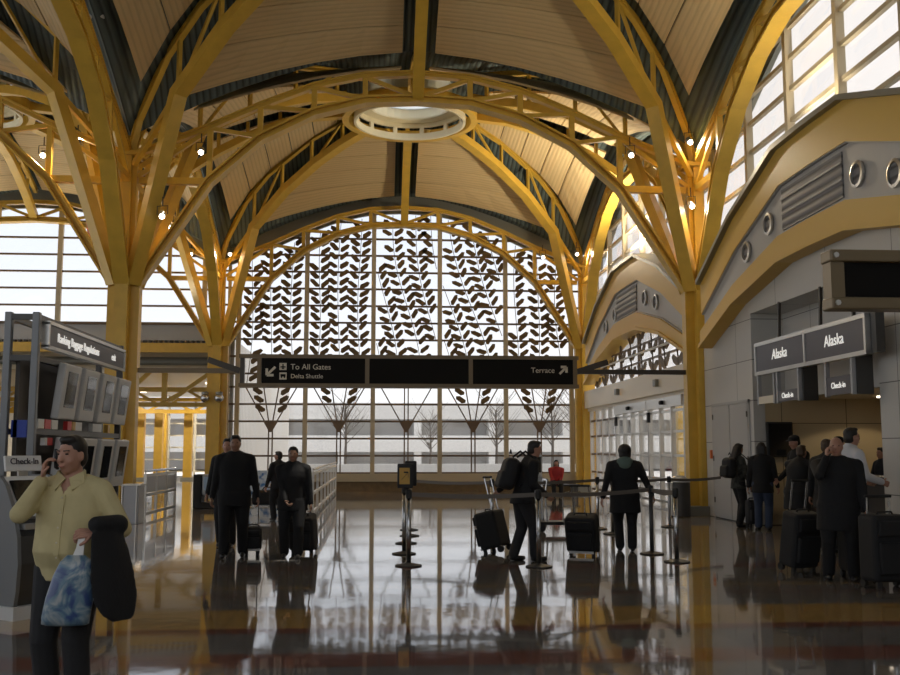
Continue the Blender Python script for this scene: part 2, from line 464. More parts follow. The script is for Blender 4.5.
# ---- arch trusses along the bay edges
def arch(A, Bp, label, halves=(0, 1), kind='arch_truss'):
    A, Bp = V((*A, 0)), V((*Bp, 0)); mid = (A + Bp) / 2; u = (Bp - A).normalized(); side = V((-u.y, u.x, 0))
    t = thing(kind, label, 'arch', mid, group='yellow arch trusses')
    P = lambda d, z: mid + u * d + V((0, 0, z))
    def both(pts):
        r = [P(d, z) for d, z in pts]; l = [P(-d, z) for d, z in pts[1:]][::-1]
        return (l if 0 in halves else []) + r[:1] + (r[1:] if 1 in halves else [])
    m = MB(); m.sweep(both(LOW), I_prof(.36, .2, .05, .12), side); part('lower_chord', m, 'yellow', t)
    m = MB(); m.sweep(both(UPC), I_prof(.18, .15, .04, .08), side); part('upper_chord', m, 'yellow', t)
    for h in halves:
        s = 1 if h else -1
        for i in range(1, 5):
            m = MB(); m.bar(P(s * LOW[i][0], LOW[i][1]), P(s * UPC[i][0], UPC[i][1]), .13, .13, side); part('strut', m, 'yellow', t)
            m = MB(); m.bar(P(s * UPC[i][0], UPC[i][1] - .05), P(s * LOW[i - 1][0], LOW[i - 1][1] + .05), .1, .1, side); part('diagonal_brace', m, 'yellow', t)
        m = MB(); m.bar(P(s * 6.7, 8.0), P(s * 5.05, 8.0), .18, .16, side); part('tie', m, 'yellow', t)
        m = MB(); m.bar(P(s * 6.75, 8.1), P(s * 5.05, 9.3), .1, .1, side); part('diagonal_brace', m, 'yellow', t)
    return t
arch((XL, YN), (XR, YN), 'yellow arch truss spanning the hall above the black gates sign')
arch((XL, YF), (XR, YF), 'yellow arch truss running across the leaf-patterned window')
arch((XL, YN), (XL, YF), 'yellow arch truss along the left side between the two column trees')
arch((XR, YN), (XR, YF), 'yellow arch truss over the pavilion with the glass sliding doors')
arch((XL, YB), (XL, YN), 'yellow arch truss rising over the check-in display rack', kind='arch_truss')
arch((XR, YB), (XR, YN), 'broad yellow arch truss in front of the slanting clerestory windows, above the grey speaker band')
arch((XLL, YN), (XL, YN), 'yellow arch truss crossing the left side bay, with the two lit spotlights', halves=(1,))
arch((XLL, YF), (XL, YF), 'yellow arch truss across the plain barred window of the left side bay', halves=(0, 1))

# ---- rib trusses from columns and arch crowns up to the rings
def diag_rib(col, ctr, label):
    col, ctr = V((*col, 0)), V((*ctr, 0)); d = ctr - col; u = d.normalized(); side = V((-u.y, u.x, 0))
    t = thing('rib_truss', label, 'roof rib', col, group='yellow ribs under the vaults')
    P = lambda tt, z: col + d * tt + V((0, 0, z))
    m = MB(); m.sweep([P(a, z) for a, z in DLO], R_prof(.34, .24), side); part('lower_chord', m, 'yellow', t)
    up = [(0.0, 8.6), (.035, 9.45), (.15, 10.75), (.28, 11.55), (.53, 12.4), (.7, 12.72), (.79, 12.8)]
    m = MB(); m.sweep([P(a, z) for a, z in up], I_prof(.14, .16, .04, .06), side); part('upper_chord', m, 'yellow', t)
    last = None
    for a in (.2, .36, .52, .68):
        lo, hi = lerp_pts(DLO, a), lerp_pts(up, a)
        m = MB(); m.bar(P(a, lo), P(a, hi), .09, .09, side); part('strut', m, 'yellow', t)
        if last in (.2, .52):
            m = MB(); m.bar(P(a, hi), P(last, lerp_pts(DLO, last)), .07, .07, side); part('diagonal_brace', m, 'yellow', t)
        last = a
    m = MB(); m.bar(P(.02, 8.35), P(.2, 9.75), .12, .12, side); part('diagonal_brace', m, 'yellow', t)
    return t
def card_rib(edge, ctr, label):
    e, c = V((*edge, 0)), V((*ctr, 0)); d = (e - c).normalized(); side = V((-d.y, d.x, 0))
    t = thing('rib_truss', label, 'roof rib', e, group='yellow ribs under the vaults')
    P = lambda r, z: c + d * r + V((0, 0, z))
    rs = [H2, 6.0, 5.1, 4.1, 3.1, 2.0]
    zl = lambda r: 10.2 + 1.95 * (1 - ((r - 2.0) / (H2 - 2.0)) ** 1.9)
    m = MB(); m.sweep([P(r, zl(r)) for r in rs], R_prof(.28, .22), side); part('lower_chord', m, 'yellow', t)
    m = MB(); m.sweep([P(r, zc(r) + .3) for r in rs], I_prof(.14, .16, .04, .06), side); part('upper_chord', m, 'yellow', t)
    for i, r in enumerate(rs[1:-1]):
        m = MB(); m.bar(P(r, zl(r)), P(r, zc(r) + .1), .1, .1, side); part('strut', m, 'yellow', t)
    return t
CF, CN, CLF, CLN = (X0, YF - H2), (X0, YN - H2), (X0 - B, YF - H2), (X0 - B, YN - H2)
diag_rib((XL, YN), CF, 'yellow rib truss leaning from the left near column back to the round skylight')
diag_rib((XR, YN), CF, 'yellow rib truss leaning from the right near column back to the round skylight')
diag_rib((XL, YF), CF, 'yellow rib truss from the left window column curving up to the round skylight')
diag_rib((XR, YF), CF, 'yellow rib truss from the right window column curving up to the round skylight')
diag_rib((XL, YN), CN, 'wide yellow rib truss from the left near column rising to the top edge')
diag_rib((XR, YN), CN, 'wide yellow rib truss from the right near column rising to the top edge')
diag_rib((XL, YN), CLF, 'yellow rib truss leaning from the left near column into the left side bay skylight')
diag_rib((XL, YF), CLF, 'yellow rib truss from the left window column into the left side bay')
diag_rib((XL, YN), CLN, 'shaded yellow rib truss from the left near column up to the top left corner')
card_rib((X0, YF), CF, 'straight yellow rib from the leaf window arch crown to the round skylight')
card_rib((X0, YN), CF, 'straight yellow rib from the hall arch crown back to the round skylight')
card_rib((X0, YN), CN, 'straight yellow rib from the hall arch crown forward over the viewer')
card_rib((XL, YF - H2), CF, 'yellow rib from the left side arch crown to the round skylight')
card_rib((XR, YF - H2), CF, 'yellow rib from the right side arch crown to the round skylight')
card_rib((X0 - B, YF), CLF, 'yellow rib from the barred window arch to the left bay skylight')
card_rib((XL, YF - H2), CLF, 'yellow rib from the left side arch crown to the left bay skylight')
card_rib((XL, YN - H2), CLN, 'yellow rib at the top left corner of the left side bay')

# ---- the rings
def ring(cx, cy, label):
    t = thing('skylight_ring', label, 'ceiling ring', (cx, cy, 11.9), group='round rings under the skylights')
    m = MB(); m.lathe([(1.95, .05), (2.15, .05), (2.15, .4), (1.95, .4)], n=40, closed=True); part('outer_ring', m, 'yellow', t, local=True)
    m = MB()
    m.lathe([(1.70, .0), (1.78, .0), (1.78, .22), (1.70, .22)], n=48, closed=True)
    m.lathe([(1.70, .42), (1.78, .42), (1.78, .60), (1.70, .60)], n=48, closed=True)
    m.lathe([(1.30, .57), (1.74, .57), (1.74, .62), (1.30, .62)], n=48, closed=True)
    for k in range(12):
        a = (k + .5) * PI / 6
        m.box((1.74 * math.cos(a), 1.74 * math.sin(a), .32), (.08, .14, .24), a)
    part('slotted_ring', m, 'cream_ring', t, local=True)
    m = MB()
    for k in range(8):
        a = k * PI / 4 + PI / 8
        m.bar((1.75 * math.cos(a), 1.75 * math.sin(a), .3), (2.0 * math.cos(a), 2.0 * math.sin(a), .3), .08, .08)
    part('bracket', m, 'yellow', t, local=True)
ring(CF[0], CF[1], 'cream slotted ring around the round skylight in the middle of the vault')
ring(CLF[0], CLF[1], 'cream slotted ring of the left side bay, cut by the photo edge')

# ------------------------------------------------------------------ far window wall
def arch_poly(cx, zb, inset=0, top=UPC):
    pts = [(cx - H2, zb)] + [(cx - d, z + inset) for d, z in top[::-1]] + [(cx + d, z + inset) for d, z in top[1:]] + [(cx + H2, zb)]
    return pts
def arch_top(d): return lerp_pts(UPC, abs(d))
def gable(cx, y, axis='x'):
    """solid strip between the arch and the deck"""
    m = MB(); n = 24; top = []; bot = []
    for i in range(n + 1):
        d = -H2 + 2 * H2 * i / n
        q = lambda z: V((cx + d, y, z)) if axis == 'x' else V((y, cx + d, z))
        bot.append(q(arch_top(d) - .1)); top.append(q(zs(d, H2) + .56))
    m.prism(bot + top[::-1], (0, .12, 0) if axis == 'x' else (.12, 0, 0))
    return m
struct('wall_far', gable(X0, YW), 'cap')
m = MB(); m.span((XL + .35, YW - .06, 0), (XR - .25, YW + .14, .36)); struct('wall_sill', m, 'sill')
struct('wall_far', gable(X0 - B, YW), 'cap')

win = bpy.data.objects.new('window_1', None); C.objects.link(win); win.location = (X0, YW, 0); win['kind'] = 'structure'
MX = [-5.41 + 2.56 * k for k in range(6)]
zrows = [.68 + .65 * k for k in range(5)] + [3.93] + [5.10 + .658 * k for k in range(-1, 9)]
m = MB(); m.prism([(x, YW + .05, z) for x, z in arch_poly(X0, .4)], (0, .012, 0)); part('pane', m, 'glass', win)
for i, x in enumerate(MX):
    m = MB(); m.span((x - .085, YW - .12, .36), (x + .085, YW + .04, arch_top(x - X0) + .05)); part('mullion', m, 'frame_cream', win)
for x in (XL + .3, XR + .02):
    m = MB(); m.span((x - .06, YW - .1, .36), (x + .06, YW + .04, 8.6)); part('mullion', m, 'frame_cream', win)
for z in zrows:
    if z in (3.92,):
        m = MB(); m.span((XL, YW - .1, z - .08), (XR, YW + .04, z + .08)); part('transom', m, 'frame_cream', win); continue
    w = H2 - .02
    if z > 8.6:
        for k in range(200):
            d = H2 * k / 200
            if arch_top(d) < z: w = d; break
    m = MB(); m.span((X0 - w, YW - .05, z - .035), (X0 + w, YW + .04, z + .035)); part('glazing_bar', m, 'frame_brown', win)
m = MB(); m.span((XL + .3, YW - .2, .36), (XR - .2, YW + .04, .66)); part('sill', m, 'frame_cream', win)

# vine and leaf pattern of the window, one screen in each bay
def leaf(mb, p, ang, L=.40, W=.15):
    c, s = math.cos(ang), math.sin(ang)
    prof = [(0, -.01), (.10, -W * .5), (.72, -W * .55), (1.0, -.02), (.86, W * .42), (.22, W * .5)]
    q = [(p[0] + L * a * c - b * s, YW - .075, p[1] + L * a * s + b * c) for a, b in prof]
    mb.prism(q, (0, .025, 0))
rnd = random.Random(11)
for k in range(5):
    xc = (MX[k] + MX[k + 1]) / 2; lo, hi = MX[k] + .12, MX[k + 1] - .12
    lm, sm = MB(), MB()
    if k in (0, 1): stems = [(-.82, .10, .0, .1), (-.05, .06, 1.2, .02), (.75, .08, 2.2, -.02)]
    elif k == 2: stems = [(-.80, .16, .3, 0), (.02, .2, .5, 0), (.84, .16, .9, 0)]
    elif k == 3: stems = [(-.85, .14, .4, 0), (-.02, .16, .6, 0), (.80, .14, 1.0, 0)]
    else: stems = [(-.85, .12, 1.0, .05), (.0, .08, .2, .06), (.80, .14, 2.0, -.04)]
    slope = {3: -.26, 2: -.15}.get(k, 0)
    for n, (off, A, ph, sl) in enumerate(stems):
        fx = lambda z: xc + off + A * math.sin(.85 * (z - 4) + ph) + slope * (z - 7) + sl * (z - 7) * .4
        prev = None; z = 4.0
        while z < 10.7:
            x = fx(z); x = lo + ((x - lo) % (hi - lo))
            if arch_top(x - X0) < z + .12: break
            if prev and abs(prev[0] - x) < .5: sm.bar((prev[0], YW - .06, prev[1]), (x, YW - .06, z), .022, .022, (0, 1, 0))
            prev = (x, z); z += .1625
        z = 4.15 + (n % 2) * .12
        while z < 10.5:
            x = fx(z); x = lo + ((x - lo) % (hi - lo)); t = math.atan2(1, (fx(z + .1) - fx(z - .1)) / .2)
            for s in (-1, 1):
                a = t + s * rnd.uniform(.75, 1.05)
                ex = x + .06 * math.cos(a) + .42 * math.cos(a)
                if lo - .05 < ex < hi + .05 and arch_top(max(abs(x - X0), abs(ex - X0))) > z + .35 and rnd.random() > .06:
                    leaf(lm, (x + .05 * math.cos(a), z + .05 * math.sin(a)), a, rnd.uniform(.42, .48), rnd.uniform(.155, .19))
            z += .3275
    # lower end of the pattern: trunk with a conical knot and spreading stems
    if k != 2:
        for s in (-1, 1):
            for z in (3.0, 3.35, 3.66):
                if z < 3.2 and k in (1, 3): continue
                x = xc + s * (.12 + (z - 2.6) * .16)
                leaf(lm, (x + s * .05, z), PI / 2 - s * 1.0, .44, .19)
    tm = MB()
    tm.loft([[V((xc + dx * w, YW - .1 + dy * .08, z)) for dx, dy in ((-1, -1), (1, -1), (1, 1), (-1, 1))] for z, w in ((2.22, .05), (2.32, .1), (2.62, .27))])
    for dx in (-.07, .07): tm.bar((xc + dx, YW - .1, .66), (xc + dx, YW - .1, 2.3), .05, .05)
    for dx, ex in ((-.2, -.95), (-.07, -.28), (.07, .28), (.2, .95)):
        if k == 2 and abs(ex) < .5: ex = dx
        tm.bar((xc + dx, YW - .1, 2.58), (xc + ex, YW - .1, 3.9), .045, .045)
    part('leaf_screen', lm, 'leaf', win); part('vine_stem', sm, 'stem', win); part('tree_trunk', tm, 'frame_brown', win)

# left side bay: plain barred window above a low roof
win2 = bpy.data.objects.new('window_2', None); C.objects.link(win2); win2.location = (X0 - B, YW, 6.35); win2['kind'] = 'structure'
cx2 = X0 - B
m = MB(); m.prism([(x, YW + .05, z) for x, z in arch_poly(cx2, 6.35)], (0, .012, 0)); part('pane', m, 'glass', win2)
for d in (-5.0, -2.1, .85, 3.75, 6.3):
    m = MB(); m.span((cx2 + d - .09, YW - .1, 6.35), (cx2 + d + .09, YW + .04, arch_top(d))); part('mullion', m, 'frame_cream', win2)
for k in range(6):
    z = 7.0 + .648 * k; w = H2
    if z > 8.6:
        for q in range(200):
            if arch_top(H2 * q / 200) < z: w = H2 * q / 200; break
    m = MB(); m.span((cx2 - w, YW - .05, z - .035), (cx2 + w, YW + .04, z + .035)); part('glazing_bar', m, 'frame_brown', win2)
m = MB(); m.span((XLL, YW - .1, 6.27), (XL + .3, YW + .05, 6.37)); part('sill', m, 'frame_brown', win2)

# low roof edge and back hall on the left
m = MB(); m.span((XLL, YW, 5.68), (XL + .35, YW + .15, 6.28)); struct('wall_left_front', m, 'grey_band')
m = MB()
for k in range(70):
    x = XLL + .2 * k; m.span((x, YW - .08, 5.6), (x + .1, YW + .2, 5.68))
struct('trim_1', m, 'dark')
m = MB(); m.span((XLL, YW - .12, 5.22), (XL + .2, YW + .1, 5.58)); struct('trim_2', m, 'yellow')
m = MB(); m.span((XLL, YW + .1, 5.6), (XL + .35, 62, 5.75)); m.span((XLL, YW + 2.2, 4.9), (XL + .35, YW + 2.4, 5.6))
m.span((XLL, YW + 2.3, 4.75), (XL + .35, 62, 4.9)); struct('ceiling', m, 'cream_panel')
m = MB(); m.span((XL + .35, YW + .15, 0), (XL + .5, 62, 5.75)); struct('wall_right_back', m, 'pale_hatch')
duct = MB(); duct.tube([(XLL, YW + 1.2, 5.0), (XL + .3, YW + 1.2, 5.0)], .16, 12)
tag(part('air_duct', duct, 'cap'), 'dark horizontal duct under the low roof behind the columns', 'duct')
for i, (y, zt, zb_) in enumerate(((44.0, 4.15, 3.5), (52.0, 4.1, 3.5))):
    t = thing('lattice_girder', ('yellow lattice girder crossing the back hall, nearer of two', 'yellow lattice girder crossing the back hall just before its glass wall')[i], 'girder', (-12.5, y, 0), group='lattice girders of the back hall')
    for z in (zt, zb_):
        m = MB(); m.span((XLL, y - .09, z - .1), (XL + .3, y + .09, z + .1)); part('chord', m, 'yellow', t)
    n = 12
    for k in range(n):
        xa = XLL + (XL - XLL) * k / n; xb = XLL + (XL - XLL) * (k + 1) / n
        m = MB(); m.bar((xa, y, zb_ if k % 2 else zt), (xb, y, zt if k % 2 else zb_), .11, .11, (0, 1, 0)); part('web_bar', m, 'yellow', t)
# hangers of the near girder
t = thing('roof_brace', 'yellow post with two sloping braces between the two column trees', 'brace', (-9.0, 42, 0))
m = MB(); m.bar((-8.9, 42, 3.6), (-8.9, 42, 5.3), .2, .2); part('post', m, 'yellow', t)
for x in (-10.6, ):
    m = MB(); m.bar((-8.95, 42, 5.3), (x, 42, 3.7), .16, .16); part('brace', m, 'yellow', t)
m = MB(); m.bar((-6.4, 42, 5.2), (-8.6, 42, 3.6), .16, .16); part('brace', m, 'yellow', t)
# glass wall at the end of the back hall
win3 = bpy.data.objects.new('window_3', None); C.objects.link(win3); win3.location = (-12.5, 60, 0); win3['kind'] = 'structure'
m = MB(); m.span((XLL, 60.05, .3), (XL + .35, 60.07, 4.75)); part('pane', m, 'glass', win3)
for k in range(10):
    x = XLL + 1.52 * k; m = MB(); m.span((x - .06, 59.95, 0), (x + .06, 60.05, 4.75)); part('mullion', m, 'white', win3)
for z in (.3, 1.0, 1.7, 2.4, 3.1, 3.8):
    m = MB(); m.span((XLL, 59.97, z - .04), (XL + .35, 60.05, z + .04)); part('glazing_bar', m, 'white', win3)
for i, (px, Y) in enumerate(((158.5, 54.0), (188, 54.0), (165, 59), (140, 54))):
    x = at(px, 450, Y).x
    t = thing('steel_post', ('yellow steel post in the back hall, left of the middle pane', 'yellow steel post in the back hall beside the left window column',
                             'slim yellow post standing against the back hall glazing', 'yellow steel post in the back hall hidden by the near column')[i], 'post', (x, Y, 0), group='yellow posts of the back hall')
    m = MB(); m.box((0, 0, 1.85), (.42 if i != 2 else .2, .42, 3.7)); part('shaft', m, 'yellow', t, local=True)
    m = MB(); m.box((0, 0, .06), (.6, .6, .12)); part('plinth', m, 'cap', t, local=True)

# side walls out of frame close the hall
m = MB(); m.span((XLL - .35, -3.6, 0), (XLL - .1, YW, .5))
for y in (-3.4, YB, YN, YF): m.span((XLL - .35, y - .5, .5), (XLL - .1, y + .5, 9.0))
for c in (YF - H2, YN - H2, YB - H2):
    n = 16
    for i in range(n):
        d0, d1 = -H2 + 2 * H2 * i / n, -H2 + 2 * H2 * (i + 1) / n
        zt = min(zs(d0, H2), zs(d1, H2)); m.span((XLL - .3, c + d0, zt - .3), (XLL - .1, c + d1, max(zs(d0, H2), zs(d1, H2)) + .7))
struct('wall_left', m, 'cream_panel')
win4 = MB(); win4.span((XLL - .24, -3.4, .5), (XLL - .22, YW, 9.6)); struct('window_4', win4, 'glass')
m = MB(); m.span((XLL - .3, YW, 0), (XLL - .1, 62, 5.7)); struct('wall_left_back', m, 'pale')
m = MB(); m.span((XLL - .3, -3.75, 0), (13, -3.5, 2.2)); m.span((XLL - .3, -3.75, 9.8), (13, -3.5, 13.4)); m.span((7.7, -3.75, 2.2), (13, -3.5, 9.8))
for k in range(12): m.span((XLL - .3 + k * 2.5, -3.75, 2.2), (XLL + k * 2.5, -3.5, 9.8))
struct('wall_rear', m, 'cream_panel')
m = MB(); m.span((XLL, -3.66, 2.2), (7.8, -3.64, 9.8)); struct('window_rear_added', m, 'glass')  # unseen rear glazing, added to let more daylight in
m = MB(); m.span((7.85, -3.5, 0), (8.1, YB - .2, 13.0)); struct('wall_right_near', m, 'grey_wall')
# ================================================================== right-hand pavilions
def atX(x, y, X):
    r = ray(x, y); t = X / r.x
    return V((X, r.y * t, EYE + r.z * t))
SS = [0, 1.4, 3.9, 6.15]
P_TOP, P_BUP, P_BLO, P_LOW = [7.3, 7.28, 6.5, 5.45], [6.6, 6.58, 5.8, 4.75], [5.62, 5.6, 5.08, 4.34], [5.18, 5.16, 4.72, 4.0]
def full(prof): return [(-s, z) for s, z in list(zip(SS, prof))[::-1]] + list(zip(SS, prof))[1:]
def strip(mb, up, lo, x0, x1, yc, lim=None):
    u, l = full(up), full(lo)
    for (a, za), (b, zb), (c, zc_), (d, zd_) in zip(u, u[1:], l, l[1:]):
        mb.prism([(x0, yc + a, za), (x0, yc + b, zb), (x0, yc + d, zd_), (x0, yc + c, zc_)], (x1 - x0, 0, 0))
def prof_at(prof, s): return lerp_pts(list(zip(SS, prof)), abs(s))

def pavilion(yc, nm, vents, kind):
    w = bpy.data.objects.new(nm, None); C.objects.link(w); w.location = (7.8, yc, 0); w['kind'] = 'structure'
    m = MB(); strip(m, P_TOP, P_BUP, 7.56, 8.3, yc); part('upper_fascia', m, 'yellow_trim', w)
    m = MB(); strip(m, P_BUP, P_BLO, 7.64, 8.3, yc); part('vent_band', m, 'grey_band', w)
    m = MB(); strip(m, [z + .03 for z in P_BLO], [z - .02 for z in P_BLO], 7.58, 7.7, yc); strip(m, [z + .03 for z in P_BUP], [z - .02 for z in P_BUP], 7.58, 7.7, yc); part('band_edge', m, 'grey_band', w)
    m = MB(); strip(m, P_BLO, P_LOW, 7.52, 7.8, yc); part('lower_fascia', m, 'yellow_trim', w)
    m = MB(); strip(m, [z + .02 for z in P_LOW], [z - .07 for z in P_LOW], 7.46, 8.1, yc); part('soffit_lip', m, 'yellow_trim', w)
    m = MB(); strip(m, [z + .10 for z in P_TOP], [z for z in P_TOP], 7.44, 8.5, yc); part('ledge_cap', m, 'cap', w)
    m = MB(); m.prism([(7.61, yc + s, prof_at(p, s) + o) for s, p, o in ((-1.15, P_BUP, -.1), (1.35, P_BUP, -.1), (1.35, P_BLO, .1), (-1.15, P_BLO, .1))], (.05, 0, 0))
    part('louvre', m, 'louver', w)
    m = MB()
    for k in (1, 2): m.span((7.59, yc - 1.15, 5.7 + k * .29), (7.62, yc + 1.35, 5.73 + k * .29))
    part('louvre_bar', m, 'grey_band', w)
    for px, py in vents:
        p = atX(px, py, 7.62)
        m = MB(); q = []
        for r, x in ((.22, .0), (.22, -.04), (.17, -.05), (.17, -.01)):
            q.append([p + V((x, r * math.cos(a * PI / 12), r * math.sin(a * PI / 12))) for a in range(24)])
        m.loft(q, closed=True, cap=False); o = part('vent_ring', m, 'silver', w)
        m = MB(); m.loft([[p + V((x, .17 * math.cos(a * PI / 12), .17 * math.sin(a * PI / 12))) for a in range(24)] for x in (-.012, .0)]); part('vent_grille', m, 'louver', w)
    return w
YCN, YCF = 16.85, 30.3
w_near = pavilion(YCN, 'wall_right', ((858, 174), (896, 173), (769, 224), (747, 252)), 0)
w_far = pavilion(YCF, 'wall_right_far', ((606, 327), (615, 315), (645, 298), (656, 302)), 1)

# grey panelled wall under the near arch, with the ticket office opening
OY0, OY1, OZ = 15.15, 20.5, 4.42
m = MB()
def wallstrip(ya, yb, zb_, x0=7.8, x1=8.05):
    ys = sorted({ya, yb} | {YCN + s * sg for s in SS for sg in (-1, 1) if ya < YCN + s * sg < yb})
    for a, b in zip(ys, ys[1:]):
        m.prism([(x0, a, zb_), (x0, b, zb_), (x0, b, prof_at(P_LOW, b - YCN) + .1), (x0, a, prof_at(P_LOW, a - YCN) + .1)], (x1 - x0, 0, 0))
wallstrip(OY1, 23.6, 0); wallstrip(YB, OY0, 0); wallstrip(OY0, OY1, OZ)
m.span((8.05, OY0 - .1, 0), (8.5, OY0, OZ)); m.span((8.05, OY1, 2.65), (8.5, OY1 + .1, OZ))
part('wall_panel', m, 'grey_wall', w_near)
m = MB(); m.span((8.5, OY0 - .3, 2.62), (8.62, OY1 + .2, OZ + .1)); m.span((8.05, OY0 - .1, OZ), (8.62, OY1 + .1, OZ + .1)); part('bulkhead', m, 'grey_wall', w_near)
m = MB(); m.span((8.05, OY1 + .02, 0), (11.6, OY1 + .2, 4.4)); m.span((11.5, 10.5, 0), (11.7, OY1 + .1, 4.4)); m.span((8.05, 10.3, 0), (11.6, 10.5, 4.4)); struct('wall_office', m, 'beige_wall')
m = MB(); m.span((8.62, 10.3, 2.62), (11.7, OY1 + .2, 2.72)); struct('ceiling', m, 'cream_panel')
m = MB(); m.span((8.1, 10.3, 4.5), (11.7, 23.6, 4.6)); m.span((8.5, 10.3, 4.6), (8.6, 23.6, 5.2)); struct('ceiling', m, 'cap')
# double service door
d3 = bpy.data.objects.new('door_3', None); C.objects.link(d3); d3.location = (7.8, 21.9, 0); d3['kind'] = 'structure'
for ya, yb in ((20.78, 21.86), (21.9, 23.0)):
    m = MB(); m.span((7.765, ya, .03), (7.8, yb, 2.55)); part('door_leaf', m, 'grey_band', d3)
    m = MB()
    for z in (.35, 1.3, 2.25): m.span((7.75, ya + (.0 if ya < 21 else 1.06), z), (7.77, ya + (.04 if ya < 21 else 1.1), z + .12))
    part('hinge', m, 'dark', d3)
m = MB(); m.span((7.77, 20.70, 0), (7.8, 20.76, 2.62)); m.span((7.77, 23.02, 0), (7.8, 23.08, 2.62)); m.span((7.77, 20.7, 2.56), (7.8, 23.08, 2.62)); part('door_frame', m, 'grey_band', d3)
m = MB(); m.span((7.75, 23.14, 1.35), (7.8, 23.24, 1.55)); tag(part('alarm_box', m, 'orange_red', loc=(7.78, 23.19, 1.45)), 'small red alarm box on the grey wall beside the service door', 'alarm')

# clerestories above the pavilions
for n, yc, nm in ((0, YN - H2, 'window_5'), (1, YF - H2, 'window_6')):
    pc = (YCN, YCF)[n]
    w = bpy.data.objects.new(nm, None); C.objects.link(w); w.location = (XG, yc, 5); w['kind'] = 'structure'
    m = MB(); m.prism([(XG, yc + d, z) for d, z in arch_poly(0, 4.9, .25)], (.012, 0, 0)); part('pane', m, 'glass', w)
    for k in range(-3, 4):
        y = yc + k * 2.28; dd = min(abs(k * 2.28), 6.8); z0 = prof_at(P_TOP, y - pc) - .1
        m = MB(); m.span((XG - .16, y - .075, z0), (XG + .0, y + .075, arch_top(dd) + .35)); part('mullion', m, 'frame_cream', w)
    for k in range(9):
        z = 5.6 + .66 * k
        segs = []
        for i in range(60):
            d = -H2 + 2 * H2 * (i + .5) / 60
            if z < arch_top(d) + .3 and z > prof_at(P_TOP, max(-6.1, min(6.1, yc + d - pc))) - .05: segs.append(d)
        if not segs: continue
        runs = [[segs[0]]]
        for a in segs[1:]:
            if a - runs[-1][-1] > .3: runs.append([a])
            else: runs[-1].append(a)
        m = MB()
        for r in runs: m.span((XG - .1, yc + r[0] - .11, z - .045), (XG - .0, yc + r[-1] + .11, z + .045))
        part('glazing_bar', m, 'frame_cream', w)
    struct('wall_clerestory', gable(yc, XG + .05, 'y'), 'cap')

# glass entrance under the far arch
m = MB(); m.span((7.72, 23.9, 3.1), (7.84, 37.5, 3.75)); part('header_panel', m, 'cream_panel', w_far)
m = MB(); m.span((7.84, 23.9, 3.0), (8.3, 37.5, 3.1)); part('header_soffit', m, 'cream_panel', w_far)
for i, (px, py) in enumerate(((617, 392), (656, 383))):
    p = atX(px, py, 7.68)
    m = MB(); m.rbox(p, (.14, .26, .2), .02); m.span((p.x, p.y - .05, p.z - .05), (7.73, p.y + .05, p.z + .05))
    tag(part('emergency_light', m, 'cap', loc=p), ('small grey box lamp on the cream panel, farther of two', 'small grey box lamp on the cream panel, nearer of two')[i], 'light')
w7 = bpy.data.objects.new('window_7', None); C.objects.link(w7); w7.location = (7.95, YCF, 3.75); w7['kind'] = 'structure'
m = MB(); poly = [(7.98, YCF + s, max(3.76, z + .05)) for s, z in full(P_LOW)]; m.prism([(7.98, YCF - 6.15, 3.7)] + poly + [(7.98, YCF + 6.15, 3.7)], (.012, 0, 0)); part('pane', m, 'glass', w7)
for y in (25.6, 27.9, 30.2, 32.5, 34.8):
    m = MB(); m.span((7.9, y - (.12 if y < 26 else .04), 3.7), (7.98, y + (.12 if y < 26 else .04), prof_at(P_LOW, y - YCF))); part('mullion', m, 'frame_brown', w7)
m = MB(); m.span((7.9, YCF - 6, 4.2), (7.98, YCF + 6, 4.25)); m.span((7.9, YCF - 4.4, 4.72), (7.98, YCF + 4.4, 4.77)); part('glazing_bar', m, 'frame_brown', w7)
m = MB(); m.tube([(7.8, YCF - 6.0, 4.45), (7.8, YCF + 6.0, 4.45)], .035); part('rod', m, 'white', w7)
lm, sm = MB(), MB()
rn = random.Random(5)
for k in range(10):
    y = YCF - 5.6 + k * 1.24
    zt = prof_at(P_LOW, y - YCF) - .1
    sm.bar((7.9, y, 3.7), (7.9, y + .25, zt), .035, .035)
    z = 3.85
    while z < zt - .1:
        for s in (-1, 1):
            a = PI / 2 - s * rn.uniform(.85, 1.2); c, q = math.cos(a), math.sin(a); L, W = .60, .21
            pr = [(0, -.01), (.12, -W * .5), (.7, -W * .55), (1.0, -.02), (.85, W * .42), (.25, W * .5)]
            lm.prism([(7.89, y + .1 + L * u * c - b * q, z + L * u * q + b * c) for u, b in pr], (.03, 0, 0))
        z += .52
part('leaf_screen', lm, 'leaf', w7); part('vine_stem', sm, 'stem', w7)
def glazed(nm, ya, yb, kind):
    d = bpy.data.objects.new(nm, None); C.objects.link(d); d.location = (7.95, (ya + yb) / 2, 0); d['kind'] = 'structure'
    m = MB(); m.span((7.98, ya, .05), (7.992, yb, 3.05)); part('pane', m, 'glass', d)
    n = max(1, round((yb - ya) / 1.15))
    for k in range(n + 1):
        y = ya + (yb - ya) * k / n; m = MB(); m.span((7.9, y - .045, 0), (8.02, y + .045, 3.08)); part('stile', m, 'silver' if kind else 'white', d)
    for z in (.12, .75, 1.4, 2.05, 2.62):
        m = MB(); m.span((7.93, ya, z - .035), (8.0, yb, z + .035)); part('rail', m, 'frame_brown' if not kind else 'silver', d)
    if kind:
        m = MB(); m.span((7.84, ya, 2.72), (8.05, yb, 3.0)); part('door_header', m, 'silver', d)
        m = MB(); m.rbox((7.8, (ya + yb) / 2, 2.86), (.1, .22, .12), .04); part('motion_sensor', m, 'black', d)
        m = MB(); y = ya + .02; m.span((7.86, yb - .09, 2.35), (7.94, yb + .05, 2.65)); part('latch_box', m, 'black', d)
